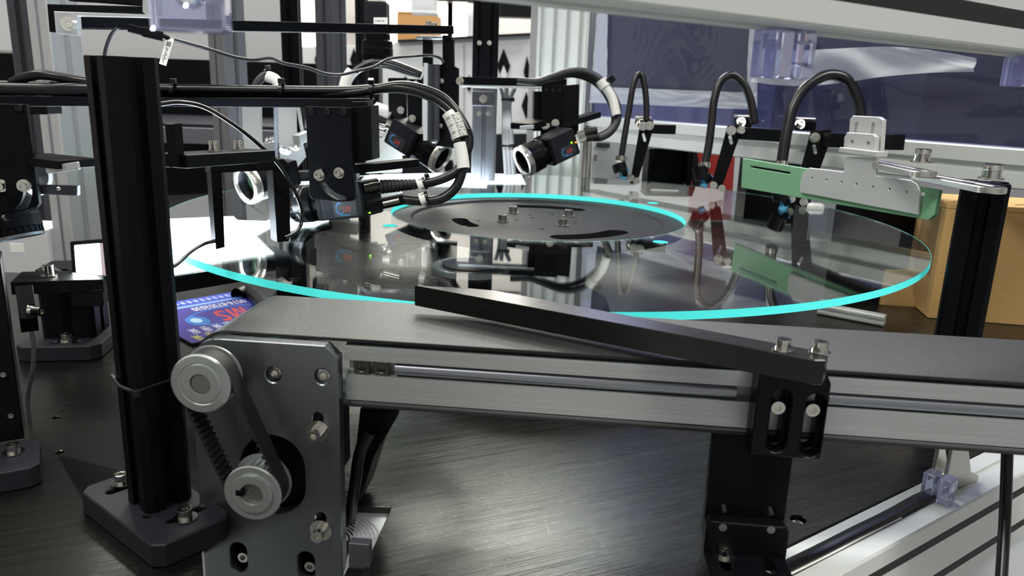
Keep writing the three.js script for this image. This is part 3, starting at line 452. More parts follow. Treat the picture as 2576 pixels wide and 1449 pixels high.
{
  // small dark post with a screwed base at the left edge of the picture
  const p2 = thing('edge_post', 'wide black post with two sunk screws cut off by the left picture edge', 'post');
  const a = P(90, 1150, 0.0135), ex = V(0.86, 0, -0.51), ez = V(0.51, 0, 0.86);
  const c0 = P(62, 1105, 0.0135);
  const pc = c0.clone().addScaledVector(ex, -0.03).addScaledVector(ez, -0.014);
  part(p2, 'post', [rb(0.06, 0.118, 0.026, 0.0012).applyMatrix4(basis(V(pc.x, 0.0135 + 0.059, pc.z), ex, UP))], M.blackSat);
  part(p2, 'base_plate', plate(rect(-0.09, -0.013, 0.002, 0.03, 0.005), [], 0.0132, V(a.x, 0.0002, a.z), ex, ez.clone().negate(), 0.0008), M.darkGrey);
  screw(p2, P(34, 1138, 0.0138), UP, 0.0036, { washer: 0.0062 });
  for (const [x, y] of [[8, 942], [27, 1045]]) { const fp = onPlane(x, y, V(pc.x, 0, pc.z).addScaledVector(ez, 0.0131), ez); screw(p2, fp, ez, 0.0017, { washer: 0, spring: false, h: 0.0012 }); }
  const gc = [[66, 790], [84, 860], [82, 930], [70, 1000], [78, 1090]].map(([x, y]) => Q(x, y, 0.55));
  solo('sensor_cable', 'thin grey cable hanging beside the left edge post', 'cable', tube(gc, 0.0015), M.cableGrey);

  // second post further back behind the foreground post
  const yR = 0.0135, Nr = P(191, 871, yR), f1 = V(-0.985, 0, 0.17), f2 = V(-0.17, 0, -0.985);
  const q = thing('rear_post', 'black grooved post on a chamfered base behind the foreground post', 'post');
  const pcr = P(190, 838, yR).addScaledVector(f2, 0.005);
  part(q, 'post', extrusion(V(pcr.x, yR, pcr.z), V(pcr.x, 0.075, pcr.z), 0.044, 0.04, f1, { s: 0.008, d: 0.006, r: 0.003 }), M.black);
  part(q, 'base_plate', plate(rect(-0.018, 0, 0.05, 0.075, 0.007).map(([x, y]) => [x, y]), [slot(0.012, 0.012, 0.026, 0.0055, 0)], 0.0132, V(Nr.x, 0.0134, Nr.z), f1, f2, 0.0008), M.darkGrey);
  screw(q, P(169, 858, yR + 0.0003), UP, 0.0045, { washer: 0.0075 });

  // right-hand post with its two clamp links
  const r = thing('clamp_post', 'black grooved post at the right carrying two bright metal links', 'post');
  const T = Q(2480, 458, 0.58), RS = 0.031, q1 = V(0.89, 0, 0.456), q2 = V(-0.456, 0, 0.89);
  part(r, 'post', extrusion(V(T.x, 0.0002, T.z), V(T.x, T.y, T.z), RS, RS, q1, { s: 0.0085, d: 0.006, lip: 0.0014, r: 0.003 }), M.black);
  const link = (a, b, th, w, y, far) => { const d = b.clone().sub(a); d.y = 0; const L = d.length(); d.normalize(); const s = slot(L / 2, 0, L + w, w, 0); const sh = poly(s.getPoints().map((p) => [p.x, p.y])); sh.holes.push(slot(L * 0.45, 0, L * 0.95, w * 0.3, 0)); return plate(sh, [], th, V(a.x, y, a.z), d, d.clone().cross(UP), 0.0005); };
  const lk = thing('clamp_link', 'lower bright metal link screwed to the top of the right post', 'link', 'clamp links');
  const la = V(T.x, T.y, T.z), lb = Q(2318, 418, 0.66);
  lb.y = T.y; const topY = T.y + 0.0003;
  const lbm = P(2330, 424, topY + 0.0045), lam = P(2493, 452, topY + 0.0045);
  part(lk, 'link', link(lam, lbm, 0.0045, 0.022, topY), M.steelLight());
  screw(lk, lam.clone().setY(topY + 0.0047), UP, 0.0062, { washer: 0.0085, h: 0.008 });
  const lk2 = thing('clamp_link', 'upper bright metal link holding the strip of green board', 'link', 'clamp links');
  const y2 = topY + 0.0048, u1 = P(2325, 415, y2 + 0.0045), u2 = P(2165, 384, y2 + 0.0045);
  part(lk2, 'link', link(u1, u2, 0.0045, 0.02, y2), M.steelLight());
  screw(lk2, P(2318, 409, y2 + 0.0047), UP, 0.006, { washer: 0.0085, h: 0.008 });
}

// ------------------------------------------------------------------ green wiper strip with its aluminium holder
{
  const A = Q(1868, 398, 0.845), Bq = Q(2362, 478, 0.6), ex = Bq.clone().sub(A); ex.y = 0; ex.normalize(); const n = ex.clone().cross(UP);   // n faces the camera side
  if (n.z < 0) n.negate();
  const o = A.clone(); const u = (px, py, off = 0) => { const p = onPlane(px, py, o.clone().addScaledVector(n, off), n).sub(o); return [p.dot(ex), p.y]; };
  const ey = UP, fr = (off) => o.clone().addScaledVector(n, off), exN = ex.clone();
  const mk = (pts, holes, t, off) => { const g = plate(pts, holes, t, V(0, 0, 0), V(1, 0, 0), UP, 0.0004); const m = new THREE.Matrix4().makeBasis(exN, UP, n.clone()); if (m.determinant() < 0) { g.scale(1, 1, -1); const ix = g.index; if (!ix) { for (const k of ['position', 'normal', 'uv']) { const at = g.attributes[k], s = at.itemSize; for (let i = 0; i < at.count; i += 3) for (let c = 0; c < s; c++) { const a = at.array[i * s + c]; at.array[i * s + c] = at.array[(i + 2) * s + c]; at.array[(i + 2) * s + c] = a; } } } m.makeBasis(exN, UP, n.clone().negate()); } g.applyMatrix4(m); const q = fr(off); return g.translate(q.x, q.y, q.z); };
  const t = thing('wiper_strip', 'light green board strip hanging over the right side of the glass', 'wiper');
  const c = [u(1868, 398), u(2362, 478), u(2345, 556), u(1864, 472)];
  const s0 = u(1935, 427), s1 = [Math.max(0.028, u(1990, 436)[0] - u(1888, 420)[0]), 0.0022];
  const sang = Math.atan2(u(1990, 437)[1] - u(1888, 420)[1], u(1990, 437)[0] - u(1888, 420)[0]);
  part(t, 'strip', mk([c[3], [c[2][0] - 0.004, c[2][1]], [c[2][0] + 0.001, c[2][1] + 0.005], c[1], c[0]], [slot(s0[0], s0[1], s1[0], s1[1], sang)], 0.004, -0.004), M.fr4);
  part(t, 'rivet_mark', [mk([u(2322, 465, 0.0004), u(2328, 465, 0.0004), u(2328, 473, 0.0004), u(2322, 473, 0.0004)], [], 0.0004, 0.0002), mk([u(2316, 484, 0.0004), u(2326, 484, 0.0004), u(2326, 493, 0.0004), u(2316, 493, 0.0004)], [], 0.0004, 0.0002)], M.whitePlastic);
  const h = thing('strip_holder', 'dull aluminium T-shaped holder plate riveted to the green strip', 'bracket');
  const cn = [[2012, 484], [2012, 460], [2018, 435], [2035, 422], [2122, 432], [2124, 395], [2204, 397], [2202, 442], [2290, 453], [2306, 462], [2313, 480], [2308, 540]].map(([x, y]) => u(x, y, 0.003));
  const hh = [[2042, 448], [2078, 453], [2116, 458], [2154, 463], [2195, 470], [2237, 476], [2280, 483]];
  part(h, 'plate', mk([...cn].reverse(), hh.map(([x, y]) => { const q = u(x, y, 0.003); return circ(q[0], q[1], 0.0011, 14); }), 0.0025, 0.0004), M.aluMatte);
  for (const k of [0, 2, 4, 6]) { const q = u(...hh[k], 0.003), w = o.clone().addScaledVector(ex, q[0]); w.y += q[1]; part(h, 'rivet', [cyl(w.clone().addScaledVector(n, 0.001), w.clone().addScaledVector(n, 0.0028), 0.001, 0.001, 12)], M.steel); }
  const a = u(2117, 377, 0.004), b = u(2212, 388, 0.004), aw = o.clone().addScaledVector(ex, (a[0] + b[0]) / 2); aw.y += (a[1] + b[1]) / 2;
  part(h, 'shelf', [box(aw.addScaledVector(n, 0.001), Math.abs(b[0] - a[0]), 0.0045, 0.012, ex, UP)], M.aluMatte);
  const tab = [[2126, 377], [2128, 345], [2135, 333], [2200, 337], [2208, 345], [2206, 386]].map(([x, y]) => u(x, y, -0.002));
  part(h, 'lower_tab', mk([...tab].reverse(), [], 0.004, -0.004), M.aluMatte);
  const tab2 = [[2137, 380], [2142, 300], [2150, 291], [2215, 294], [2226, 302], [2220, 390]].map(([x, y]) => u(x, y, -0.008));
  const ts = [[2157, 325], [2199, 327]].map(([x, y]) => u(x, y, -0.008));
  part(h, 'slotted_tab', mk([...tab2].reverse(), ts.map((q) => slot(q[0], q[1], 0.0125, 0.0038)), 0.004, -0.01), M.aluMatte);
  for (const [x, y] of [[2145, 355], [2185, 359]]) { const q = u(x, y, 0), w = o.clone().addScaledVector(ex, q[0]); w.y += q[1]; part(h, 'rivet', [cyl(w, w.clone().addScaledVector(n, 0.0008), 0.0014, 0.0014, 14)], M.steel); }
}

// ------------------------------------------------------------------ LED backlights under the glass and the small lamp at the left
function flatLight(name, label, corners, y, t, margin, power, group) { // corners in order round the glowing face (world x, z)
  const g = thing(name, label, 'light panel', group), c = corners.reduce((s, p) => s.add(p), V(0, 0, 0)).multiplyScalar(1 / corners.length);
  const out = corners.map((p) => p.clone().add(p.clone().sub(c).normalize().multiplyScalar(margin)));
  const sh = (ps) => { const a = ps.map((p) => [p.x, -p.z]); if (THREE.ShapeUtils.area(a.map(([x, z]) => new THREE.Vector2(x, z))) < 0) a.reverse(); return a; };
  part(g, 'housing', plate(sh(out), [], t, V(0, y - t - 0.0003, 0), V(1, 0, 0), V(0, 0, -1), 0.0006), M.blackSat);
  part(g, 'diffuser', plate(sh(corners), [], 0.0012, V(0, y - 0.0004, 0), V(1, 0, 0), V(0, 0, -1), 0.0002), M.led);
  const w = corners[0].distanceTo(corners[1]), h = corners[1].distanceTo(corners[2]);
  areaLight(c.clone().setY(y + 0.0015), c.clone().setY(y + 1), w * 0.9, h * 0.9, 0xe8f2ff, power);
  return g;
}
const YL = 0.1025;
flatLight('backlight', 'large glowing white light panel under the glass behind the foreground post', [P(300, 570, YL), P(588, 557, YL), P(690, 652, YL), P(410, 695, YL)], YL, 0.012, 0.006, 26, 'backlights under the glass');
flatLight('backlight', 'small glowing white light panel under the glass below the main camera', [P(650, 578, YL), P(742, 556, YL), P(828, 568, YL), P(735, 592, YL)], YL, 0.008, 0.003, 7, 'backlights under the glass');
flatLight('backlight', 'glowing white light panel under the far rim of the glass', [P(900, 471, YL), P(930, 441, YL), P(1308, 440, YL), P(1322, 472, YL)], YL, 0.012, 0.004, 10, 'backlights under the glass');
for (const [x, y] of [[350, 622], [740, 575], [1110, 455]]) { const p = P(x, y, YL); solo('light_stand', { 350: 'black stand under the large left light panel', 740: 'black stand under the small middle light panel', 1110: 'black stand under the far light panel' }[x], 'stand', [box(V(p.x, (YL - 0.014) / 2, p.z), 0.03, YL - 0.015, 0.03)], M.blackSat, 'light panel stands'); }
{
  const D = 0.55, a = Q(187, 617, D), b = Q(249, 612, D - 0.004), c = Q(258, 697, D - 0.004), d = Q(200, 701, D), g = thing('bar_light', 'small glowing white lamp block on a black bracket at the left', 'lamp');
  const ex = b.clone().sub(a).normalize(), cn = lerp(lerp(a, b, 0.5), lerp(d, c, 0.5), 0.5), ey = a.clone().sub(d).normalize(), n = ex.clone().cross(ey).normalize();
  const w = a.distanceTo(b), h = a.distanceTo(d);
  part(g, 'body', [box(cn.clone().addScaledVector(n, -0.011).addScaledVector(ex, -0.001), w + 0.009, h + 0.006, 0.02, ex, ey, 0.001)], M.blackSat);
  part(g, 'diffuser', [box(cn.clone().addScaledVector(n, 0.0002), w, h, 0.003, ex, ey, 0.0008)], M.ledSmall);
  part(g, 'side_window', [box(cn.clone().addScaledVector(ex, w / 2 + 0.0038).addScaledVector(n, 0.0005), 0.006, h * 0.98, 0.002, ex, ey, 0.0005)], std({ color: 0xd8c4d8, roughness: 0.5 }));
  areaLight(cn.clone().addScaledVector(n, 0.003), cn.clone().addScaledVector(n, 1), w, h, 0xf6fff4, 16);
  const k = thing('lamp_bracket', 'black slotted bracket arm carrying the small left lamp', 'bracket');
  const p0 = Q(42, 712, 0.53), p1 = Q(268, 706, 0.548);
  part(k, 'arm', [bar(p0, p1, 0.03, 0.009)], M.black);
  part(k, 'upright', [bar(Q(62, 735, 0.515), Q(74, 818, 0.5), 0.01, 0.014)], M.black);
  screw(k, lerp(p0, p1, 0.36).add(V(0, 0.0047, 0)), UP, 0.0036, { washer: 0.0055, h: 0.006 });
  screw(k, Q(78, 783, 0.5), V(1, 0.02, 0.1), 0.0034, { washer: 0.005, h: 0.006 });
  part(k, 'lamp_plate', [bar(Q(190, 742, 0.54), Q(268, 740, 0.545), 0.02, 0.012)], M.blackSat);
  solo('lamp_lead', 'grey lamp lead arching over the black bracket', 'cable', tube([[96, 702], [104, 682], [124, 674], [150, 684], [176, 692], [196, 690]].map(([x, y]) => Q(x, y, 0.56)), 0.0016), M.cableGrey);
}

// a vertical plane facing the camera side: outline points are read on it and set at its own distance
function facing(o, n) {
  n = n.clone().setY(0).normalize(); const ex = UP.clone().cross(n);
  const W = (px, py, off = 0) => onPlane(px, py, o.clone().addScaledVector(n, off), n);
  const u = (px, py, off = 0) => { const p = W(px, py, off).sub(o); return [p.dot(ex), p.y]; };
  const mk = (px, holes, t, off, bevel) => { const a = px.map(([x, y]) => u(x, y, off + t)); if (THREE.ShapeUtils.area(a.map(([x, y]) => new THREE.Vector2(x, y))) < 0) a.reverse(); return plate(a, (holes || []).map((h) => h(off + t)), t, o.clone().addScaledVector(n, off), ex, UP, bevel); };
  const hole = (x, y, r) => (off) => { const q = u(x, y, off); return circ(q[0], q[1], r, 20); };
  const slit = (x, y, len, w, ang) => (off) => { const q = u(x, y, off); return slot(q[0], q[1], len, w, ang); };
  return { o, n, ex, W, u, mk, hole, slit };
}
const Z = V(0, 0, 1);
const px2 = (pts, D) => pts.map(([x, y, d]) => Q(x, y, d ?? D));
// upright box whose front face fills the pixel rectangle at depth D
function bgBox(x0, y0, x1, y1, D, depth = 0.04, yaw = 0, r = 0.002) { const a = Q(x0, y0, D), b = Q(x1, y1, D), w = Math.abs(b.x - a.x), h = Math.abs(a.y - b.y); return box(V((a.x + b.x) / 2, (a.y + b.y) / 2, (a.z + b.z) / 2 - depth / 2), w, h, depth, V(Math.cos(yaw), 0, Math.sin(yaw)), UP, r); }

// ------------------------------------------------------------------ overhead beam of the frame and the clear door catches
{
  const W = 0.031, H = 0.058, y = 0.268 + H / 2, s0 = R0.clone().addScaledVector(D1, -0.9).addScaledVector(N1, W / 2).setY(y), s1 = s0.clone().addScaledVector(D1, 2.0);
  const t = thing('frame_beam', 'wide pale aluminium beam crossing the top right corner, with a dark groove', 'beam');
  part(t, 'extrusion', extrusion(s0, s1, W, H, N1, { s: 0.0085, d: 0.004, ny: 2, r: 0.0012 }), M.whiteAlu);
  for (const yy of [y - H / 4, y + H / 4]) { const q = s0.clone().addScaledVector(N1, W / 2 - 0.0009).setY(yy); part(t, 'groove_strip', bar(q, q.clone().addScaledVector(D1, 2), 0.0018, 0.0083), M.rubber, 'dark rubber groove strip'); }
  const block = (o, ex, ez, L, Wd, Hh, name, label, slotted) => { // clear plastic block: two cheeks joined by a thinner web, a steel pin in the web
    const b = thing(name, label, 'catch'), m = (x, yv, z) => o.clone().addScaledVector(ex, x).addScaledVector(ez, z).add(V(0, yv, 0));
    part(b, 'cheek', [box(m(L * 0.215, Hh / 2, Wd / 2), L * 0.43, Hh, Wd, ex, UP, 0.0009)], M.acrylic);
    part(b, 'cheek', slotted ? plate(rrect(L * 0.53, 0, L, Hh * 1.04, 0.0012), [slot(L * 0.8, Hh * 0.54, Hh * 0.55, L * 0.13)], Wd, o.clone(), ex, UP, 0.0006) : [box(m(L * 0.785, Hh / 2, Wd / 2), L * 0.43, Hh, Wd, ex, UP, 0.0009)], M.acrylic);
    part(b, 'web', [box(m(L * 0.48, Hh * 0.42, Wd * 0.4), L * 0.092, Hh * 0.8, Wd * 0.6, ex, UP, 0.0003)], M.acrylic);
    return b; };
  // on the rail: near-left and near-right bottom corners read off the rail top
  const p = P(2331, 1234, 0.0003), q = P(2402, 1262, 0.0003), L = p.distanceTo(q), ex = q.clone().sub(p).normalize();
  block(p, ex, ex.clone().cross(UP), L, 0.011, 0.0165, 'door_catch', 'small clear acrylic block standing on the white lower rail at the right');
  const e2 = N1.clone().multiplyScalar(-1), at = (px, py, off, yy) => { const o = R0.clone().addScaledVector(N1, off); return onPlane(px, py, o, N1).setY(yy); };
  const hang = (px, w, off, hh, label) => { const o = at(px, 100, off, 0.2674 - hh); block(o, D1.clone(), N1.clone(), w, 0.012, hh, 'door_catch', label, true); };
  hang(1893, 0.026, 0.006, 0.0185, 'clear acrylic block hanging from the top beam above the row of black hoses');
  hang(2534, 0.026, 0.004, 0.016, 'clear acrylic block under the top beam at the right picture edge');
  { const b = thing('door_catch', 'blurred clear acrylic block very near the camera at the top left', 'catch'); const o = Q(404, 80, 0.22), e = V(0.98, 0, -0.18);
    part(b, 'body', plate([[0, 0], [0.0185, 0], [0.0195, 0.001], [0.0195, 0.021], [0, 0.021]], [slot(0.0098, 0.013, 0.012, 0.0055)], 0.011, o, e, UP, 0.0008), M.acrylic); part(b, 'insert', [cyl(o.clone().addScaledVector(e, 0.0145).add(V(0, 0.008, 0)), o.clone().addScaledVector(e, 0.0145).add(V(0, 0.02, 0)), 0.0012)], M.nickel); }
  // flat cable on the rail top, hanging cable, end bracket
  const c = thing('flat_cable', 'flat black cable lying along the top of the white lower rail', 'cable');
  const cl = [[1955, 1436], [2060, 1385], [2160, 1334], [2250, 1289], [2312, 1254], [2362, 1232]].map(([x, yv]) => P(x, yv, 0.0022));
  for (let k = 0; k < cl.length - 1; k++);
  { const cv = new THREE.CatmullRomCurve3(cl), g = new THREE.TubeGeometry(cv, 60, 0.0042, 14, false), a = g.attributes.position; for (let i = 0; i < a.count; i++) a.setY(i, 0.0022 + (a.getY(i) - 0.0022) * 0.42); g.computeVertexNormals(); part(c, 'sheath', g, M.cable);
    part(c, 'white_edge', tube(cl.slice(0, 4).map((v) => v.clone().addScaledVector(N1, 0.0044).setY(0.001)), 0.0006, 40, 8), M.whitePlastic, 'white edging'); }
  solo('hanging_cable', 'straight black cable hanging at the right picture edge below the conveyor', 'cable', tube(px2([[2534, 1130, 0.44], [2531, 1230, 0.436], [2526, 1340, 0.43], [2518, 1470, 0.42]]), 0.0031), M.cable);
  const r = thing('rail_bracket', 'silver angle bracket bolted to the white lower rail behind the clear block', 'bracket');
  const b0 = P(2400, 1222, 0.0003), b1 = P(2495, 1190, 0.0003), be = b1.clone().sub(b0).normalize();
  part(r, 'gusset', plate([[0, 0], [0.021, 0], [0.021, 0.004], [0.011, 0.009], [0.0, 0.034], [-0.014, 0.034], [-0.014, 0.006]], [], 0.003, b0.clone(), be, UP, 0.0004), M.aluBright);
  part(r, 'foot', [bar(b0.clone().addScaledVector(be, 0.004).add(V(0, 0.0016, 0)).addScaledVector(N1, -0.008), b0.clone().addScaledVector(be, 0.023).add(V(0, 0.0016, 0)).addScaledVector(N1, -0.008), 0.014, 0.003)], M.aluBright);
  screw(r, b0.clone().addScaledVector(be, 0.013).add(V(0, 0.0032, 0)).addScaledVector(N1, -0.008), UP, 0.0028, { washer: 0.0042 });
  part(r, 'far_gusset', plate([[0.004, 0], [0.025, 0], [0.025, 0.004], [0.015, 0.009], [0.004, 0.034]], [], 0.003, b0.clone().addScaledVector(N1, -0.018), be, UP, 0.0004), M.aluBright);
}

// ------------------------------------------------------------------ printed mat on the table behind the foreground post
{
  const tl = P(330, 779, 0.0016), tr = P(626, 729, 0.0016), bl = P(335, 897, 0.0016), e = tr.clone().sub(tl), w = e.length(), ex = e.clone().normalize(), ez = ex.clone().cross(UP), d = bl.clone().sub(tl).dot(ez.clone().multiplyScalar(1));
  const h = Math.abs(d), sg = Math.sign(d), br = tr.clone().addScaledVector(ez, d), blr = tl.clone().addScaledVector(ez, d);
  const tex = canvasTex(1024, 512, (c, W, H) => { // printed the right way up here; the mat lies turned half round
    const g = c.createLinearGradient(0, 0, W, 0); c.fillStyle = '#3b2c9a'; c.fillRect(0, 0, W, H);
    c.fillStyle = '#2f49c4'; c.fillRect(0, H * 0.78, W, H * 0.22); c.fillStyle = '#4531a8'; c.fillRect(0, 0, W, H * 0.16);
    c.fillStyle = '#a8d4ff'; c.fillRect(W * 0.1, H * 0.81, W * 0.9, 12); c.fillStyle = '#6aa4f0'; c.fillRect(0, H * 0.79, W, 6);
    c.strokeStyle = '#2c7fe0'; c.lineWidth = 12; c.beginPath(); c.ellipse(W * 0.46, H * 0.45, W * 0.34, H * 0.2, 0, 0, 7); c.stroke(); c.fillStyle = '#2f86dc'; c.beginPath(); c.ellipse(W * 0.74, H * 0.44, W * 0.08, H * 0.12, 0, 0, 7); c.fill(); c.fillStyle = '#cdeaff'; c.beginPath(); c.ellipse(W * 0.745, H * 0.45, W * 0.04, H * 0.06, 0, 0, 7); c.fill();
    c.fillStyle = '#f2f2fb'; c.font = 'bold 66px sans-serif'; c.fillText('0574-87352630', W * 0.2, H * 0.76);
    c.fillStyle = '#e33c3c'; c.font = 'italic bold 190px sans-serif'; c.fillText('MS', W * 0.3, H * 0.58);
    const glyph = (x, y, s, k) => { c.lineWidth = s * 0.12; c.beginPath(); c.rect(x + s * 0.15, y + s * 0.1, s * 0.7, s * 0.34); c.moveTo(x + s * 0.5, y); c.lineTo(x + s * 0.5, y + s * 0.95); c.moveTo(x, y + s * 0.62); c.lineTo(x + s, y + s * 0.62); if (k % 2) { c.moveTo(x + s * 0.1, y + s * 0.95); c.lineTo(x + s * 0.9, y + s * 0.95); } else { c.moveTo(x + s * 0.5, y + s * 0.62); c.lineTo(x + s * 0.1, y + s * 0.98); c.moveTo(x + s * 0.5, y + s * 0.62); c.lineTo(x + s * 0.95, y + s * 0.98); } c.stroke(); };
    c.strokeStyle = '#e8e8f6'; for (let k = 0; k < 9; k++) glyph(W * 0.12 + k * 92, H * 0.17, 62, k);
    c.strokeStyle = '#f3e24a'; for (let k = 0; k < 8; k++) glyph(W * 0.2 + k * 100, H * 0.03, 60, k + 1);
    c.strokeStyle = '#dfe6ff'; for (let k = 0; k < 16; k++) glyph(W * 0.06 + k * 56, H * 0.89, 36, k); });
  const mat = thing('printed_mat', 'blue and purple printed rubber mat lying upside down on the table', 'mat');
  const c4 = lerp(lerp(tl, br, 0.5), lerp(tr, blr, 0.5), 0.5); c4.y = 0;
  part(mat, 'pad', [box(c4.clone().add(V(0, 0.0012, 0)), w, 0.002, h, ex, UP, 0.0004)], M.rubber);
  part(mat, 'print', flatQuad(tr.clone().setY(0.0024), tl.clone().setY(0.0024), blr.clone().setY(0.0024), br.clone().setY(0.0024)), std({ map: tex, roughness: 0.45, side: THREE.DoubleSide }));
  const cr = [[596, 742], [618, 733], [645, 748], [668, 775]].map(([x, y]) => P(x, y, 0.006));
  solo('black_tube', 'thick black tube bent over the corner of the printed mat', 'tube', tube(cr, 0.008), M.cable);
}

// ------------------------------------------------------------------ fork sensor held by the foreground post
{
  const p = facing(Q(428, 370, 0.415), V(-0.35, 0, 0.94)), g = thing('sensor_bracket', 'black angle bracket sticking out of the foreground post, with two cap screws on top', 'bracket');
  part(g, 'upright', p.mk([[413, 310], [438, 311], [446, 420], [424, 422], [415, 330]], [], 0.006, -0.006), M.blackSat);
  const h0 = Q(428, 404, 0.42), h1 = Q(657, 390, 0.5);
  part(g, 'arm', [bar(h0, h1, 0.021, 0.0072)], M.blackSat);
  for (const [x, y, f] of [[524, 374, 0.45], [592, 370, 0.73]]) { const q = lerp(h0, h1, f).add(V(0, 0.0038, 0)); screw(g, q, UP, 0.003, { washer: 0.0044, h: 0.005 }); }
  const f = thing('fork_sensor', 'black U-shaped fork sensor whose two legs hang down to the glass', 'sensor');
  const D = 0.5, l = facing(Q(620, 410, 0.515), V(0.58, 0, 0.81));
  part(f, 'bridge', l.mk([[530, 412], [714, 400], [728, 412], [728, 426], [530, 436]], [], 0.014, -0.014), M.blackSat);
  part(f, 'leg', l.mk([[531, 430], [558, 428], [566, 622], [544, 628]], [], 0.012, -0.012), M.black);
  part(f, 'leg', l.mk([[686, 424], [728, 420], [731, 594], [727, 607], [698, 610]], [], 0.014, -0.014), M.black);
  for (const [n, x, y, sz, mt] of [['mount_hole', 686, 491, 0.0022, M.cable], ['indicator', 692, 598, 0.0018, M.redLed]]) { const q = l.W(x, y, -0.007).addScaledVector(l.ex, -0.0002); part(f, n, [box(q, 0.0006, sz, sz, l.ex, UP, 0.0002)], mt); }
  solo('fork_cable', 'thin black cable arching from behind the post down to the fork sensor', 'cable', tube([...px2([[400, 262, 0.45], [450, 257, 0.46], [510, 268, 0.475], [580, 308, 0.49], [650, 362, 0.505], [700, 412, 0.515]]), ...px2([[736, 470, 0.53], [760, 530, 0.54], [757, 565, 0.54], [735, 590, 0.53], [716, 598, 0.524]])], 0.0013, 120), M.cable);
  solo('fork_lead', 'short thin grey lead curving from the left leg of the fork sensor', 'cable', tube([...px2([[545, 605, 0.515], [515, 613, 0.52], [478, 635, 0.5], [446, 664, 0.485], [410, 684, 0.475]])], 0.0012), M.cableGrey);
}

// ------------------------------------------------------------------ main camera arm
const logoTex = canvasTex(256, 128, (c, W, H) => { c.fillStyle = '#2c2d32'; c.fillRect(0, 0, W, H); c.translate(W, H); c.rotate(Math.PI); c.strokeStyle = '#2d7fc4'; c.lineWidth = 13; c.beginPath(); c.ellipse(W * 0.72, H * 0.5, 42, 44, 0, 3.9, 8.2); c.stroke(); c.fillStyle = '#2d7fc4'; c.fillRect(W * 0.3, H * 0.02, W * 0.42, 9); c.fillStyle = '#c0352f'; c.font = 'italic bold 66px sans-serif'; c.fillText('MS', W * 0.22, H * 0.62); });
const scaleTex = canvasTex(1024, 128, (c, W, H) => { c.fillStyle = '#141416'; c.fillRect(0, 0, W, H); c.fillStyle = '#e8e8ea'; c.font = 'bold 40px sans-serif'; for (let k = 0; k < 4; k++) { c.fillText('NEAR', 20 + k * 256, 52); c.fillText('1.6', 130 + k * 256, 108); c.fillText('\u25B2', 190 + k * 256, 52); c.fillRect(90 + k * 256, 84, 3, 30); c.fillRect(220 + k * 256, 84, 3, 30); c.fillRect(10 + k * 256, 110, 230, 3); } });
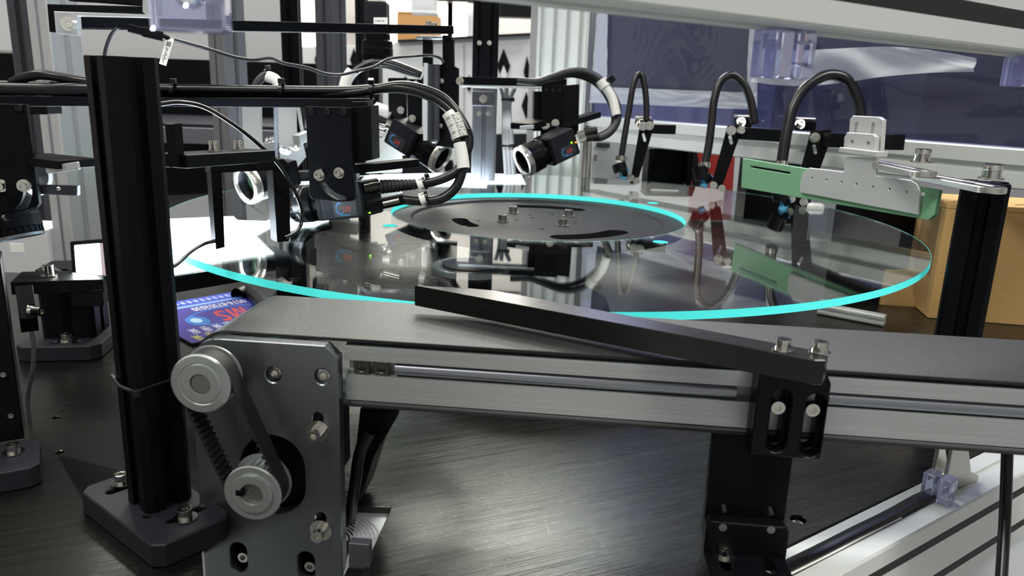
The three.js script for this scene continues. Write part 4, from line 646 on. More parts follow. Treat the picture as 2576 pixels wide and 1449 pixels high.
{
  const arm = thing('camera_beam', 'long black flat bar running across behind the foreground post to the main camera', 'arm');
  part(arm, 'bar', [bar(Q(-120, 252, 0.675), Q(928, 259, 0.675), 0.034, 0.0076)], M.black);
  part(arm, 'end_block', [bar(Q(893, 262, 0.67), Q(932, 262, 0.67), 0.03, 0.005)], M.blackSat);
  const br = thing('camera_bracket', 'tall black bracket plate with three countersunk screws holding the main camera', 'bracket');
  const p = facing(Q(830, 390, 0.645), V(-0.12, 0, 0.99));
  const arc = (off) => { const c = p.u(868, 432, off), a = p.u(804, 440, off), R = Math.hypot(a[0] - c[0], a[1] - c[1]); return arcSlot(c[0], c[1], R, 0.0052, Math.PI * 1.0, Math.PI * 1.47); };
  part(br, 'plate', p.mk([[768, 268], [882, 271], [890, 502], [884, 506], [786, 501], [779, 494]], [arc], 0.006, 0), M.black);
  for (const x of [783, 823, 865]) { const q = p.W(x, 281 + (x - 783) * 0.02, 0.0064); screw(br, q, p.n, 0.0028, { washer: 0, spring: false, h: 0.001, mat: M.blackScrew }); }
  for (const [x, y] of [[803, 441], [853, 435]]) screw(br, p.W(x, y, 0.0062), p.n, 0.0031, { washer: 0.0046, h: 0.0035 });
  part(br, 'side_block', p.mk([[884, 270], [933, 266], [936, 402], [890, 412]], [], 0.022, -0.024), M.blackSat);
  part(br, 'strap', [bar(Q(884, 425, 0.655), Q(1046, 408, 0.69), 0.014, 0.0066)], M.black);
  screw(br, Q(893, 412, 0.655), UP, 0.0022, { washer: 0.003 });
  // body: rear centre at the right, lens to the left and slightly down
  const fwd = V(-0.9, -0.17, -0.36), o = Q(934, 496, 0.685);
  const cam = makeCamera(o, fwd, UP, 'machine_camera', 'black box camera with a red and blue logo, held by the tall bracket in front', { w: 0.031, L: 0.044, r: 0.0165, logo: logoTex, logoSide: -1, marks: scaleTex });
  const { at, f } = cam;
  part(cam.g, 'status_light', [box(at(-0.0018, 0.005, -0.009), 0.001, 0.0016, 0.0016, f, UP, 0.0003)], M.blueLed, 'blue status light');
  part(cam.g, 'link_light', [box(at(-0.0018, -0.0125, -0.009), 0.001, 0.0018, 0.0022, f, UP, 0.0003)], M.greenLed, 'green link light');
  // cables with their plugs
  const n0 = Q(918, 476, 0.672), n1 = Q(958, 470, 0.672), n2 = Q(1048, 463, 0.672), m0 = Q(925, 520, 0.672), m1 = Q(1016, 500, 0.672);
  const c1 = thing('camera_cable', 'black power cable with a round plug leaving the back of the main camera', 'cable', 'main camera cables');
  const rear = (pts) => tube(px2(pts, 0.672), 0.0042, 150, 14);
  part(c1, 'sheath', rear([[1040, 464], [1075, 460], [1120, 447], [1152, 428], [1166, 400], [1172, 360], [1160, 318], [1138, 286], [1100, 253], [1050, 231], [1000, 222], [938, 224], [870, 228, 0.672], [700, 227, 0.675], [500, 224, 0.675], [300, 222, 0.675], [-60, 212, 0.675]]), M.cable);
  part(c1, 'plug', [cyl(n0, n1, 0.0044), cyl(lerp(n0, n1, 0.35), lerp(n0, n1, 0.8), 0.005)], M.steelSocket, 'grey metal round plug');
  const boot = []; for (let k = 0; k < 9; k++) { const t = k / 9; boot.push(cyl(lerp(n1, n2, t), lerp(n1, n2, t + 0.085), 0.0062 - 0.0016 * t, 0.0060 - 0.0016 * t, 20)); } boot.push(cyl(n1, n2, 0.0048, 0.0038));
  part(c1, 'boot', boot, M.rubber, 'ribbed black boot');
  const c2 = thing('camera_cable', 'black data cable with a flat screw-locked plug under the power cable', 'cable', 'main camera cables');
  part(c2, 'sheath', rear([[1012, 502], [1060, 506], [1110, 500], [1146, 472], [1163, 430], [1168, 390], [1178, 372], [1178, 340], [1156, 294], [1120, 250], [1070, 226], [1010, 215], [938, 226], [880, 234], [700, 236, 0.68], [500, 234, 0.68], [300, 232, 0.68], [-60, 226, 0.68]]), M.cable);
  part(c2, 'plug', [bar(m0, m1, 0.012, 0.0085)], M.blackSat);
  part(c2, 'thumb_screw', [cyl(Q(964, 512, 0.664), Q(1004, 503, 0.664), 0.0022)], M.nickel, 'knurled silver thumb screw');
  const lab = canvasTex(512, 512, (c, W, H) => { c.fillStyle = '#e4e4df'; c.fillRect(0, 0, W, H); c.strokeStyle = c.fillStyle = '#101010'; c.lineWidth = 5; c.font = 'bold 46px sans-serif'; for (let r = 0; r < 3; r++) { c.save(); c.translate(0, r * 170); for (const yy of [20, 76, 130]) { c.fillRect(0, yy, W, 4); } for (let k = 0; k < 9; k++) { const x = 10 + k * 56; c.strokeRect(x, 30, 34, 20); c.beginPath(); c.moveTo(x + 17, 26); c.lineTo(x + 17, 70); c.moveTo(x - 2, 58); c.lineTo(x + 38, 58); c.stroke(); } c.fillText('RS-7P-65  RS-7P-65', 8, 122); c.fillText('240112  240112', 8, 172); c.restore(); } });
  lab.rotation = Math.PI / 2; lab.wrapS = lab.wrapT = THREE.RepeatWrapping;
  const sl = thing('cable_label', 'white printed sleeve with black characters round both main camera cables', 'label');
  part(sl, 'sleeve', tube(px2([[1136, 292, 0.668], [1148, 318, 0.668], [1158, 348, 0.668]]), 0.0072, 24, 20), std({ map: lab, roughness: 0.45 }));
  part(sl, 'inner_sleeve', tube(px2([[1126, 284, 0.668], [1134, 296, 0.668]]), 0.0056, 8, 20), M.whitePlastic);
  const sw = thing('cable_label', 'plain white heat-shrink sleeve on the main camera cables below the black tie', 'label');
  part(sw, 'sleeve', tube(px2([[1156, 360, 0.668], [1162, 392, 0.668], [1166, 424, 0.668]]), 0.0055, 24, 18), M.whitePlastic);
  const mt = [[[1156, 342], V(0.4, -1, 0), 0.008, V(1, 0.5, 0.3), 'black cable tie knotted round the white printed sleeve'], [[936, 228], V(1, 0.02, 0), 0.0077, V(0, 0.9, 0.5), 'black cable tie bundling both cables at the end of the main arm'], [[709, 228], V(1, 0, 0), 0.007, V(0, 1, 0.1), 'black cable tie standing up midway along the main arm'], [[438, 228], V(1, 0, 0), 0.0068, V(0, 1, 0.1), 'black cable tie on the main arm just right of the foreground post'], [[144, 222], V(1, 0, 0), 0.0078, V(0.2, 0.3, 0.9), 'black cable tie on the bundle left of the foreground post']];
  for (const [[x, y], ax, r, hd, label] of mt) solo('cable_tie', label, 'cable tie', zipTie(Q(x, y, 0.673), ax, r, hd.normalize(), 0.0026), M.cable, 'cable ties');
  const tg = [[1060, 463, 'white numbered tag clipped on the power cable behind its boot'], [1066, 500, 'white tag with a black tie on the data cable behind its plug']];
  const one = canvasTex(64, 64, (c) => { c.fillStyle = '#e9e9e4'; c.fillRect(0, 0, 64, 64); c.fillStyle = '#111'; c.font = 'bold 40px sans-serif'; c.fillText('1', 20, 46); }); one.wrapS = THREE.RepeatWrapping; one.repeat.set(4, 1);
  for (const [x, y, label] of tg) { const t = thing('cable_tag', label, 'tag', 'cable tags'); const a = Q(x - 9, y + 3, 0.671), b = Q(x + 9, y - 3, 0.671); part(t, 'ring', [cyl(a, b, 0.0056)], std({ map: one, roughness: 0.45 })); part(t, 'tie', zipTie(lerp(a, b, 0.95), b.clone().sub(a), 0.0058, V(0.3, y < 480 ? 1 : -1, 0.2).normalize(), 0.0022), M.cable); }
  // upper bundle on the left part of the arm
  solo('cable_bundle', 'thick black cable arching over the bundle at the left end of the main arm', 'cable', tube(px2([[30, 208, 0.67], [60, 196, 0.665], [100, 188, 0.66], [150, 194, 0.66], [210, 204, 0.66], [330, 216, 0.67]]), 0.0042), M.cable);
  solo('lower_bundle', 'thickest black cable lying on the arm at the left picture edge', 'cable', tube(px2([[-40, 222, 0.66], [60, 224, 0.66], [130, 224, 0.66], [210, 222, 0.66], [330, 228, 0.668]]), 0.0052), M.cable);
}

// second lens seen through the fork sensor
{ const f = V(-0.62, -0.2, 0.76).normalize(); makeCamera(Q(616, 467, 0.7).addScaledVector(f, -0.05), f, UP, 'machine_camera', 'camera with a bright silver-ringed lens seen through the fork sensor', { w: 0.024, L: 0.012, r: 0.0168, brightRing: true }); }
{
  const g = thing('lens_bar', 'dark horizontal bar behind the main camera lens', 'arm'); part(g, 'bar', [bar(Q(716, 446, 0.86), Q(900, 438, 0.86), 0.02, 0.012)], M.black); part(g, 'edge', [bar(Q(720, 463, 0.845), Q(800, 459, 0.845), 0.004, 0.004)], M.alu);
  // camera looking up from under the glass
  const o = P(752, 700, 0.02); makeCamera(V(o.x * 0.86 - 0.01, 0.028, o.z * 0.9), V(0.02, 1, 0), V(0, 0, -1), 'machine_camera', 'camera standing under the glass with its lens looking straight up', { w: 0.03, L: 0.036, r: 0.016, brightRing: true, marks: scaleTex });
  const q = V(o.x * 0.86 - 0.01, 0, o.z * 0.9); solo('camera_stand', 'black block carrying the upward looking camera under the glass', 'stand', [box(V(q.x, 0.0135, q.z), 0.05, 0.026, 0.05)], M.black);
}

// ------------------------------------------------------------------ left camera assembly, cut by the picture edge
{
  const p = facing(Q(50, 400, 0.56), V(0.12, 0, 0.99)), g = thing('camera_bracket', 'black bracket plate with a curved slot at the left picture edge', 'bracket');
  const arc = (off) => { const c = p.u(-14, 470, off); return arcSlot(c[0], c[1], 0.0222, 0.006, -1.35, 0.05); };
  part(g, 'plate', p.mk([[-80, 260], [65, 262], [98, 512], [92, 522], [0, 542], [-80, 558]], [arc], 0.005, 0), M.greyPlate());
  screw(g, p.W(48, 271, 0.0052), p.n, 0.0026, { washer: 0, spring: false, h: 0.001, mat: M.blackScrew });
  for (const [x, y] of [[60, 467], [2, 467]]) screw(g, p.W(x, y, 0.0052), p.n.clone().add(V(0.25, 0, 0)), 0.0031, { washer: 0.0046, h: 0.006 });
  part(g, 'upper_arm', [bar(Q(70, 398, 0.58), Q(198, 412, 0.55), 0.03, 0.006)], M.black);
  part(g, 'upper_arm_end', [bar(Q(118, 428, 0.548), Q(199, 416, 0.535), 0.002, 0.0052)], M.alu, 'pale end face with painted light');  // pale metal paints light onto the end face of the black arm
  part(g, 'lower_arm', p.mk([[88, 466], [194, 468], [194, 493], [92, 488]], [p.hole(147, 475, 0.0016)], 0.006, -0.008), M.greyAnod);
  part(g, 'cross_piece', [bar(Q(66, 277, 0.6), Q(138, 277, 0.6), 0.02, 0.006)], M.blackSat);
  makeCamera(Q(-4, 420, 0.62), V(0.22, -0.9, 0.1), V(0, 1, 0), 'machine_camera', 'camera with a ribbed black lens behind the bracket at the left edge', { w: 0.03, L: 0.02, r: 0.0185 });
  solo('clamp_ring', 'silver lens clamp ring peeping out behind the left bracket plate', 'ring', [lathe([[0.011, -0.005], [0.015, -0.005], [0.015, 0.005], [0.011, 0.005], [0.011, -0.005]], Q(80, 444, 0.605), V(1, 0, 0.25))], M.aluDark);
}
// top left frame pieces and the upper arm
{
  const p = facing(Q(260, 40, 0.6), V(0.02, 0, 1)), g = thing('upper_bracket', 'black and silver angle brackets screwed together at the top left', 'bracket');
  part(g, 'black_angle', p.mk([[118, 10], [360, 16], [360, 34], [138, 30], [142, 82], [124, 80]], [], 0.01, -0.012), M.black);
  part(g, 'silver_angle', p.mk([[135, 28], [380, 37], [400, 44], [194, 40], [197, 90], [140, 84]], [], 0.006, 0), M.alu, 'silver aluminium angle');
  part(g, 'silver_upright', p.mk([[358, -60], [405, -60], [404, 40], [372, 40], [358, 30]], [], 0.006, -0.004), M.alu);
  screw(g, p.W(172, 60, 0.0062), V(0.5, 0, 1), 0.0034, { washer: 0.0052, h: 0.005 }); screw(g, p.W(392, 28, 0.0022), V(0.4, 0, 1), 0.0024, { washer: 0.0036 });
  part(g, 'upper_bar', p.mk([[170, -40], [360, -40], [356, 14], [226, 4], [172, 2]], [], 0.01, -0.06), M.blackSat);
  const a = thing('upper_beam', 'black flat bar crossing the top of the picture to the far bracket', 'arm');
  part(a, 'bar', [bar(Q(190, 58, 0.625), Q(1120, 76, 0.9), 0.03, 0.0088)], M.black);
  part(a, 'painted_under_light', [bar(Q(430, 76, 0.69), Q(1010, 83, 0.86), 0.02, 0.0012)], M.alu, 'pale underside with painted light');  // pale strip paints light onto the underside of the black bar
  screw(a, Q(1078, 64, 0.89), UP, 0.003, { washer: 0, h: 0.004 }); screw(a, Q(1092, 66, 0.89), UP, 0.003, { washer: 0, h: 0.003 });
  const u = thing('usb_cable', 'thin black cable with a moulded plug and a white flag label, sagging across the back', 'cable');
  part(u, 'lead', tube(px2([[262, 190, 0.62], [264, 134, 0.62], [270, 110, 0.62], [282, 84, 0.62], [297, 70, 0.62]]), 0.0014, 24), M.cableGrey);
  part(u, 'plug', [bar(Q(322, 70, 0.62), Q(360, 80, 0.625), 0.006, 0.006), bar(Q(360, 80, 0.625), Q(410, 92, 0.63), 0.008, 0.0075), cyl(Q(408, 91, 0.63), Q(426, 96, 0.632), 0.003, 0.0018)], M.blackSat);
  part(u, 'sheath', tube(px2([[424, 96, 0.632], [520, 122, 0.66], [588, 143, 0.68], [640, 150, 0.7], [680, 146, 0.71], [710, 158, 0.72], [770, 170, 0.75], [820, 186, 0.78], [856, 188, 0.8], [900, 178, 0.82], [940, 168, 0.84], [980, 148, 0.86], [1040, 142, 0.88], [1086, 140, 0.9], [1110, 148, 0.9], [1116, 158, 0.9]]), 0.0016, 160), M.cableGrey);
  const fl = canvasTex(64, 256, (c) => { c.fillStyle = '#eeeeec'; c.fillRect(0, 0, 64, 256); c.fillStyle = '#1a1a1a'; c.fillRect(14, 36, 36, 46); c.fillStyle = '#eee'; for (let k = 0; k < 3; k++) c.fillRect(18, 42 + k * 14, 28, 5); c.fillStyle = '#1a1a1a'; for (let k = 0; k < 12; k++) c.fillRect(16 + (k % 3) * 4, 98 + k * 12, 22 - (k % 4) * 3, 6); });
  part(u, 'flag_label', [flatQuad(Q(400, 160, 0.62), Q(418, 166, 0.62), Q(438, 98, 0.632), Q(419, 92, 0.632))], std({ map: fl, roughness: 0.5, side: THREE.DoubleSide }), 'white printed flag label');
}

// ------------------------------------------------------------------ far camera stations
{
  // station behind the glass, right of the silver post
  const D = 1.1, g = thing('cross_beam', 'black cross arm under the twin dark posts at the back, pale along its lower edge', 'arm');
  part(g, 'bar', [bar(Q(1130, 203, D), Q(1424, 209, D), 0.03, 0.011)], M.black);
  part(g, 'painted_under_light', [bar(Q(1160, 216, D - 0.015), Q(1370, 222, D - 0.015), 0.003, 0.0025)], M.alu);  // pale strip paints the lit lower edge of the black arm
  const p = facing(Q(1390, 300, 1.07), V(0.1, 0, 1)), b = thing('camera_bracket', 'black bracket plate of the far right camera under the cross arm', 'bracket');
  part(b, 'plate', p.mk([[1364, 216], [1416, 214], [1413, 349], [1360, 346]], [], 0.006, 0), M.black);
  part(b, 'side_block', p.mk([[1414, 216], [1458, 212], [1455, 338], [1412, 346]], [], 0.02, -0.022), M.blackSat);
  part(b, 'rear_block', p.mk([[1344, 230], [1364, 230], [1362, 330], [1342, 330]], [], 0.02, -0.03), M.blackSat);
  for (const [x, y] of [[1373, 317], [1397, 310]]) screw(b, p.W(x, y, 0.0062), p.n, 0.0038, { washer: 0.0055, h: 0.004 });
  for (const [x, y] of [[1374, 226], [1391, 226], [1408, 226]]) screw(b, p.W(x, y, 0.0062), p.n, 0.0024, { washer: 0, spring: false, h: 0.001, mat: M.blackScrew });
  part(b, 'strap', [bar(Q(1424, 310, 1.06), Q(1500, 288, 1.12), 0.016, 0.008), bar(Q(1310, 318, 1.02), Q(1362, 305, 1.08), 0.03, 0.008)], M.black);
  part(b, 'strap_end', [bar(Q(1308, 322, 1.005), Q(1343, 319, 1.005), 0.003, 0.005)], M.alu, 'pale strap end with painted light');  // pale metal stands in for light on the black strap ends
  const cam = makeCamera(Q(1432, 352, 1.04), V(-0.78, -0.36, 0.42), UP, 'machine_camera', 'far right camera with a bright silver lens ring pointing down at the glass', { w: 0.036, L: 0.038, r: 0.02, brightRing: true, logo: logoTex, logoSide: -1 });
  part(cam.g, 'link_light', [box(Q(1438, 359, 1.02), 0.002, 0.002, 0.002)], M.greenLed, 'green link light'); part(cam.g, 'power_light', [box(Q(1449, 358, 1.02), 0.002, 0.002, 0.002)], M.amberLed, 'amber status light');
  const c = thing('camera_cable', 'grey cable loop with a white sleeve at the far right camera', 'cable');
  part(c, 'sheath', tube(px2([[1300, 203], [1352, 205], [1392, 192], [1430, 180], [1470, 180], [1505, 196], [1536, 230], [1554, 272], [1553, 305], [1535, 333], [1506, 347], [1470, 341]], 1.05), 0.0048, 120), M.cableGrey);
  part(c, 'second_sheath', tube(px2([[1352, 202], [1392, 197], [1440, 188], [1490, 204], [1525, 240], [1544, 285], [1540, 318], [1505, 340], [1462, 352]], 1.06), 0.004, 100), M.cable);
  part(c, 'sleeve', tube(px2([[1518, 212], [1540, 246], [1551, 290]], 1.045), 0.0062, 24), M.whitePlastic, 'white sleeve');
  part(c, 'sleeve', tube(px2([[1512, 202], [1523, 220]], 1.044), 0.0078, 8), M.whitePlastic);
  part(c, 'plug', [cyl(Q(1452, 339, 1.04), Q(1470, 334, 1.04), 0.0045), cyl(Q(1456, 352, 1.04), Q(1474, 347, 1.04), 0.0045)], M.nickel, 'metal plugs'); part(c, 'boot', [cyl(Q(1470, 334, 1.04), Q(1502, 327, 1.04), 0.006, 0.0045), cyl(Q(1474, 348, 1.04), Q(1506, 343, 1.04), 0.005, 0.004)], M.rubber);
  solo('cable_tie', 'black cable tie on the grey cable loop of the far right camera', 'cable tie', zipTie(Q(1522, 208, 1.045), V(0.6, -0.6, 0), 0.0075, V(0.8, 0.5, 0.2).normalize(), 0.005), M.cable, 'cable ties');
}
{
  // station behind the main camera
  const D = 0.97, p = facing(Q(1010, 290, D), V(-0.1, 0, 1)), b = thing('camera_bracket', 'black bracket plates of the middle camera just left of the bright strip', 'bracket');
  part(b, 'plate', p.mk([[976, 196], [1022, 196], [1022, 352], [978, 348]], [], 0.006, -0.012), M.blackSat);
  part(b, 'front_plate', p.mk([[1024, 198], [1060, 200], [1060, 335], [1026, 345]], [], 0.006, -0.004), M.black);
  for (const [x, y] of [[1037, 298], [1028, 208], [1047, 209], [1008, 277]]) screw(b, p.W(x, y, 0.0022), p.n, 0.003, { washer: y > 250 ? 0.0045 : 0, h: 0.0036 });
  const cam = makeCamera(Q(996, 326, D), V(0.8, -0.42, 0.35), UP, 'machine_camera', 'middle camera with a bright silver lens ring behind the main cable loop', { w: 0.033, L: 0.036, r: 0.0185, brightRing: true, logo: logoTex });
  part(cam.g, 'link_light', [box(Q(976, 342, D - 0.01), 0.002, 0.002, 0.002)], M.greenLed); part(cam.g, 'power_light', [box(Q(988, 339, D - 0.01), 0.002, 0.003, 0.002)], M.amberLed);
  const c = thing('camera_cable', 'dark ribbed cables plugged into the back of the middle camera', 'cable');
  part(c, 'boot', [cyl(Q(938, 298, D), Q(974, 310, D), 0.008, 0.0062)], M.rubber); part(c, 'plug', [cyl(Q(974, 310, D), Q(998, 320, D), 0.0066), cyl(Q(946, 317, D - 0.01), Q(970, 324, D - 0.01), 0.0048)], M.nickel, 'metal plugs'); part(c, 'sheath', tube(px2([[938, 298], [905, 280], [880, 250], [874, 215], [892, 182], [930, 160], [975, 158], [1020, 172], [1058, 188]], D), 0.0048, 90), M.cable);
  part(c, 'second_sheath', tube(px2([[946, 317], [900, 300], [868, 262], [864, 225], [880, 192], [920, 168], [970, 164], [1016, 178], [1056, 190]], D + 0.01), 0.0042, 90), M.cableGrey);
  part(c, 'sleeve', tube(px2([[864, 228], [872, 200], [886, 178]], D - 0.008), 0.0072, 24), M.whitePlastic, 'white sleeve');
  solo('reflector_plate', 'bright white tilted plate between the main bracket and the middle camera', 'plate', [bar(Q(936, 278, 0.98), Q(984, 294, 0.98), 0.03, 0.012, V(0.2, 0.9, 0.4))], M.whitePaint);
  // bracket dropping from the end of the upper arm
  const q = facing(Q(1110, 230, 0.92), V(-0.2, 0, 1)), d = thing('drop_bracket', 'tall black stepped bracket plate hanging from the end of the upper arm', 'bracket');
  part(d, 'plate', q.mk([[1113, 88], [1132, 90], [1140, 100], [1141, 166], [1152, 172], [1151, 372], [1098, 368], [1100, 168], [1113, 160]], [], 0.006, 0), M.black);
  part(d, 'foot_plate', [bar(Q(1052, 94, 0.92), Q(1114, 96, 0.93), 0.03, 0.003)], M.alu);
  part(d, 'slide', extrusion(Q(1088, 352, 0.925), Q(1088, 352, 0.925).setY(Q(1087, 163, 0.925).y), 0.016, 0.014, V(1, 0, 0), { s: 0.005, d: 0.003 }), M.greyAnod, 'grey grooved slide');
  part(d, 'painted_lit_edge', [bar(Q(1070, 354, 0.905), Q(1070, 354, 0.905).setY(Q(1072, 160, 0.905).y), 0.0048, 0.004, Z)], M.whitePaint, 'white vertical strip painted as a brightly lit aluminium edge');  // white colour stands in for strong light on an aluminium edge
  part(d, 'hanger', [bar(Q(1077, 100, 0.93), Q(1077, 100, 0.93).setY(Q(1077, 168, 0.93).y), 0.012, 0.01, Z)], M.blackSat);
  for (const [x, y] of [[1107, 204], [1157, 204], [1104, 317], [1094, 352]]) screw(d, q.W(x, y, 0.0062), q.n, 0.0034, { washer: 0.0048, h: 0.004 });
  // silver post and the white cables beside it
  const s = thing('silver_post', 'silver aluminium post with a dark top clamp standing behind the glass', 'post'), sb = Q(1216, 430, 1.14), st = Q(1216, 222, 1.14);
  part(s, 'post', extrusion(V(sb.x, 0.0002, sb.z), V(sb.x, st.y, sb.z), 0.034, 0.03, V(1, 0, 0), { s: 0.006 }), M.aluDark);
  part(s, 'clamp_plate', [bgBox(1188, 228, 1242, 268, 1.07, 0.006)], M.greyAnod, 'dark clamp plate');
  for (const [x, y, r] of [[1215, 249, 0.0058], [1204, 286, 0.0036], [1228, 286, 0.0036]]) screw(s, Q(x, y, y < 260 ? 1.0695 : 1.098), Z, r, { washer: 0, spring: false, h: 0.003 });
  const wc = thing('white_cables', 'bundle of three white cables hanging beside the silver post', 'cable');
  [[1258, 1266, 1268, 1274], [1274, 1274, 1277, 1283], [1296, 1282, 1286, 1292]].forEach((xs) => part(wc, 'cable', tube(px2([[xs[0], 218], [xs[1], 256], [xs[2], 340], [xs[3], 440]], 1.13), 0.0034, 40), M.whiteCable));
  for (const y of [250, 366]) part(wc, 'tie', zipTie(Q(1275, y, 1.13), UP, 0.0085, V(0.8, 0, 0.6), 0.003), M.cableGrey);
  // camera looking straight down above the upper arm
  const v = makeCamera(Q(948, 8, 0.98), V(0, -1, 0), V(0, 0, 1), 'machine_camera', 'black camera with a white label looking straight down behind the upper arm', { w: 0.028, L: 0.034, r: 0.0195 });
  const vt = canvasTex(128, 64, (c) => { c.fillStyle = '#e8e8e8'; c.fillRect(0, 0, 128, 64); c.fillStyle = '#222'; c.font = 'bold 26px sans-serif'; c.fillText('CAM W', 12, 42); });
  const vq = [[940, 61], [975, 61], [975, 44], [940, 44]].map(([x, y]) => Q(x, y, 0.955)); part(v.g, 'label', flatQuad(...vq), std({ map: vt, roughness: 0.5 }), 'white printed label');
}
{
  // silver uprights with tilting plates, left of the main camera
  const p = facing(Q(670, 340, 1.0), V(0.15, 0, 1));
  const a = thing('silver_upright', 'left one of two pale aluminium uprights seen under the main arm', 'bracket'); part(a, 'plate', p.mk([[608, 250], [656, 250], [658, 370], [620, 398], [612, 398]], [], 0.008, 0), M.aluMatte); part(a, 'edge', p.mk([[598, 250], [608, 250], [612, 398], [602, 396]], [], 0.004, -0.004), M.aluDark); part(a, 'tilt_plate', p.mk([[640, 375], [690, 340], [696, 372], [668, 416], [640, 410]], [], 0.004, -0.02), M.aluMatte);
  const b = thing('silver_upright', 'right one of two pale aluminium uprights, with a curved slotted plate below', 'bracket'); part(b, 'plate', p.mk([[697, 250], [743, 250], [746, 345], [738, 372], [700, 360]], [], 0.008, 0.012), M.aluMatte); part(b, 'edge', p.mk([[687, 250], [697, 250], [700, 400], [690, 395]], [], 0.004, 0.006), M.aluDark);
  const sl = (off) => { const c = p.u(732, 378, off); return arcSlot(c[0], c[1], 0.0145, 0.004, -2.7, -0.7); };
  part(b, 'tilt_plate', p.mk([[702, 362], [760, 350], [770, 395], [735, 438], [706, 420]], [sl], 0.004, 0.004), M.alu); part(b, 'strut', p.mk([[742, 252], [750, 252], [764, 330], [756, 332]], [], 0.005, -0.005), M.alu); part(b, 'bar', [bar(Q(745, 352, 0.98), Q(775, 340, 1.0), 0.01, 0.012)], M.alu);
  for (const [x, y] of [[712, 378], [722, 380], [736, 366], [744, 370]]) screw(b, p.W(x, y, 0.0085), p.n, 0.0036, { washer: 0.005, h: 0.005 });
  for (const [x, y] of [[676, 353], [684, 351]]) screw(a, p.W(x, y, -0.0158), p.n, 0.0032, { washer: 0.0046, h: 0.005 });
  const c = thing('cable_loop', 'pale cable loop with a white sleeve rising behind the main arm', 'cable'); part(c, 'sheath', tube(px2([[636, 240], [648, 208], [668, 190], [690, 196], [710, 226], [716, 246]], 0.95), 0.0052, 50), M.cableGrey); part(c, 'sleeve', tube(px2([[672, 192], [692, 200], [706, 220]], 0.943), 0.0066, 24), M.whitePlastic); part(c, 'tie', zipTie(Q(672, 189, 0.95), V(1, 0.1, 0), 0.0078, V(0.2, 1, 0.2).normalize(), 0.003), M.cable);
  solo('tilted_plate', 'pale grey sheet plate behind the main bracket and below the middle camera', 'plate', facing(Q(980, 400, 1.12), V(-0.1, 0, 1)).mk([[920, 350], [985, 346], [1010, 360], [1010, 432], [920, 436]], [], 0.004, 0), M.aluMatte);
  solo('white_block', 'white bar below the lens of the middle camera', 'block', [bar(Q(1008, 374, 1.1), Q(1048, 382, 1.1), 0.02, 0.014)], M.whitePaint);
}

// ------------------------------------------------------------------ three hose-fed nozzle brackets over the right rim
function nozzle(o) {
  const D = o.D, p = facing(Q(o.plate[0][0], o.plate[0][1], D), V(-0.25, 0, 0.97)), g = thing('nozzle_bracket', o.label, 'bracket', 'hose nozzle brackets');
  part(g, 'plate', p.mk(o.plate, [p.slit(o.slit[0], o.slit[1], 0.012, 0.004, 1.9)], 0.005, -0.005), M.blackSat);
  for (const [x, y] of o.screws) screw(g, p.W(x, y, 0.0003), p.n, 0.0042, { washer: 0.006, h: 0.0045 });
  for (const [x, y] of o.low) screw(g, p.W(x, y, 0.0003), p.n, 0.0032, { washer: 0.0048, h: 0.004 });
  part(g, 'arm', [bar(Q(...o.arm[0], D + 0.008), Q(...o.arm[1], o.arm[3]), 0.016, o.arm[2])], M.blackSat);
  part(g, 'arm_block', [bgBox(...o.block, D + 0.03, 0.02)], M.black);
  part(g, 'block_cap', [bgBox(o.block[0], o.block[1] - 8, o.block[2], o.block[1], D + 0.028, 0.022)], M.aluBright, 'shiny block cap');
  screw(g, Q(o.block[0] + 8, o.block[1] + 10, D + 0.029), V(0, 0.5, 1), 0.004, { h: 0.004 });
  part(g, 'nozzle', [cyl(Q(...o.noz[0], D - 0.004), Q(...o.noz[1], D - 0.004), 0.006, 0.0045)], M.blueHose, 'light blue nozzle');
  part(g, 'elbow', [cyl(Q(...o.el[0], D - 0.006), Q(...o.el[1], D - 0.006), 0.0095), cyl(Q(...o.el[1], D - 0.006), Q(...o.el[2], D - 0.006), 0.0085)], M.blackSat);
  part(g, 'fitting', [cyl(Q(o.hose[0][0], o.hose[0][1] + 4, D - 0.006), Q(o.hose[0][0] + 1, o.hose[0][1] - 8, D - 0.006), 0.0078)], M.nickel);
  solo('air_hose', o.hoseLabel, 'hose', tube(px2(o.hose, D - 0.004), o.r, 120, 14), M.cable, 'looped black hoses');
  return g;
}
nozzle({ D: 1.05, label: 'leftmost of three slanting black nozzle brackets over the far right rim', hoseLabel: 'narrowest looped black hose, leftmost of the three arching at the right', plate: [[1612, 302], [1642, 302], [1645, 318], [1602, 462], [1584, 462]], slit: [1620, 346], screws: [[1618, 317], [1634, 316]], low: [[1588, 448], [1602, 455]], arm: [[1630, 324], [1700, 326], 0.012, 1.05], block: [1602, 300, 1640, 316], noz: [[1572, 425], [1566, 450]], el: [[1556, 412], [1562, 432], [1574, 428]], hose: [[1562, 402], [1570, 350], [1582, 280], [1592, 220], [1602, 192], [1612, 186], [1620, 210], [1626, 260], [1626, 304]], r: 0.0042 });
nozzle({ D: 1.0, label: 'middle one of three slanting black nozzle brackets, standing before the red paint', hoseLabel: 'middle looped black hose between the two others', plate: [[1830, 316], [1866, 314], [1868, 330], [1856, 356], [1814, 478], [1788, 470]], slit: [1838, 352], screws: [[1840, 328], [1866, 328]], low: [[1795, 466], [1816, 474]], arm: [[1850, 334], [1975, 342], 0.015, 0.97], block: [1856, 297, 1892, 322], noz: [[1784, 440], [1768, 470]], el: [[1760, 420], [1768, 452], [1782, 440]], hose: [[1772, 418], [1782, 372], [1790, 310], [1797, 250], [1814, 204], [1842, 188], [1866, 204], [1888, 252], [1898, 310]], r: 0.0052 });
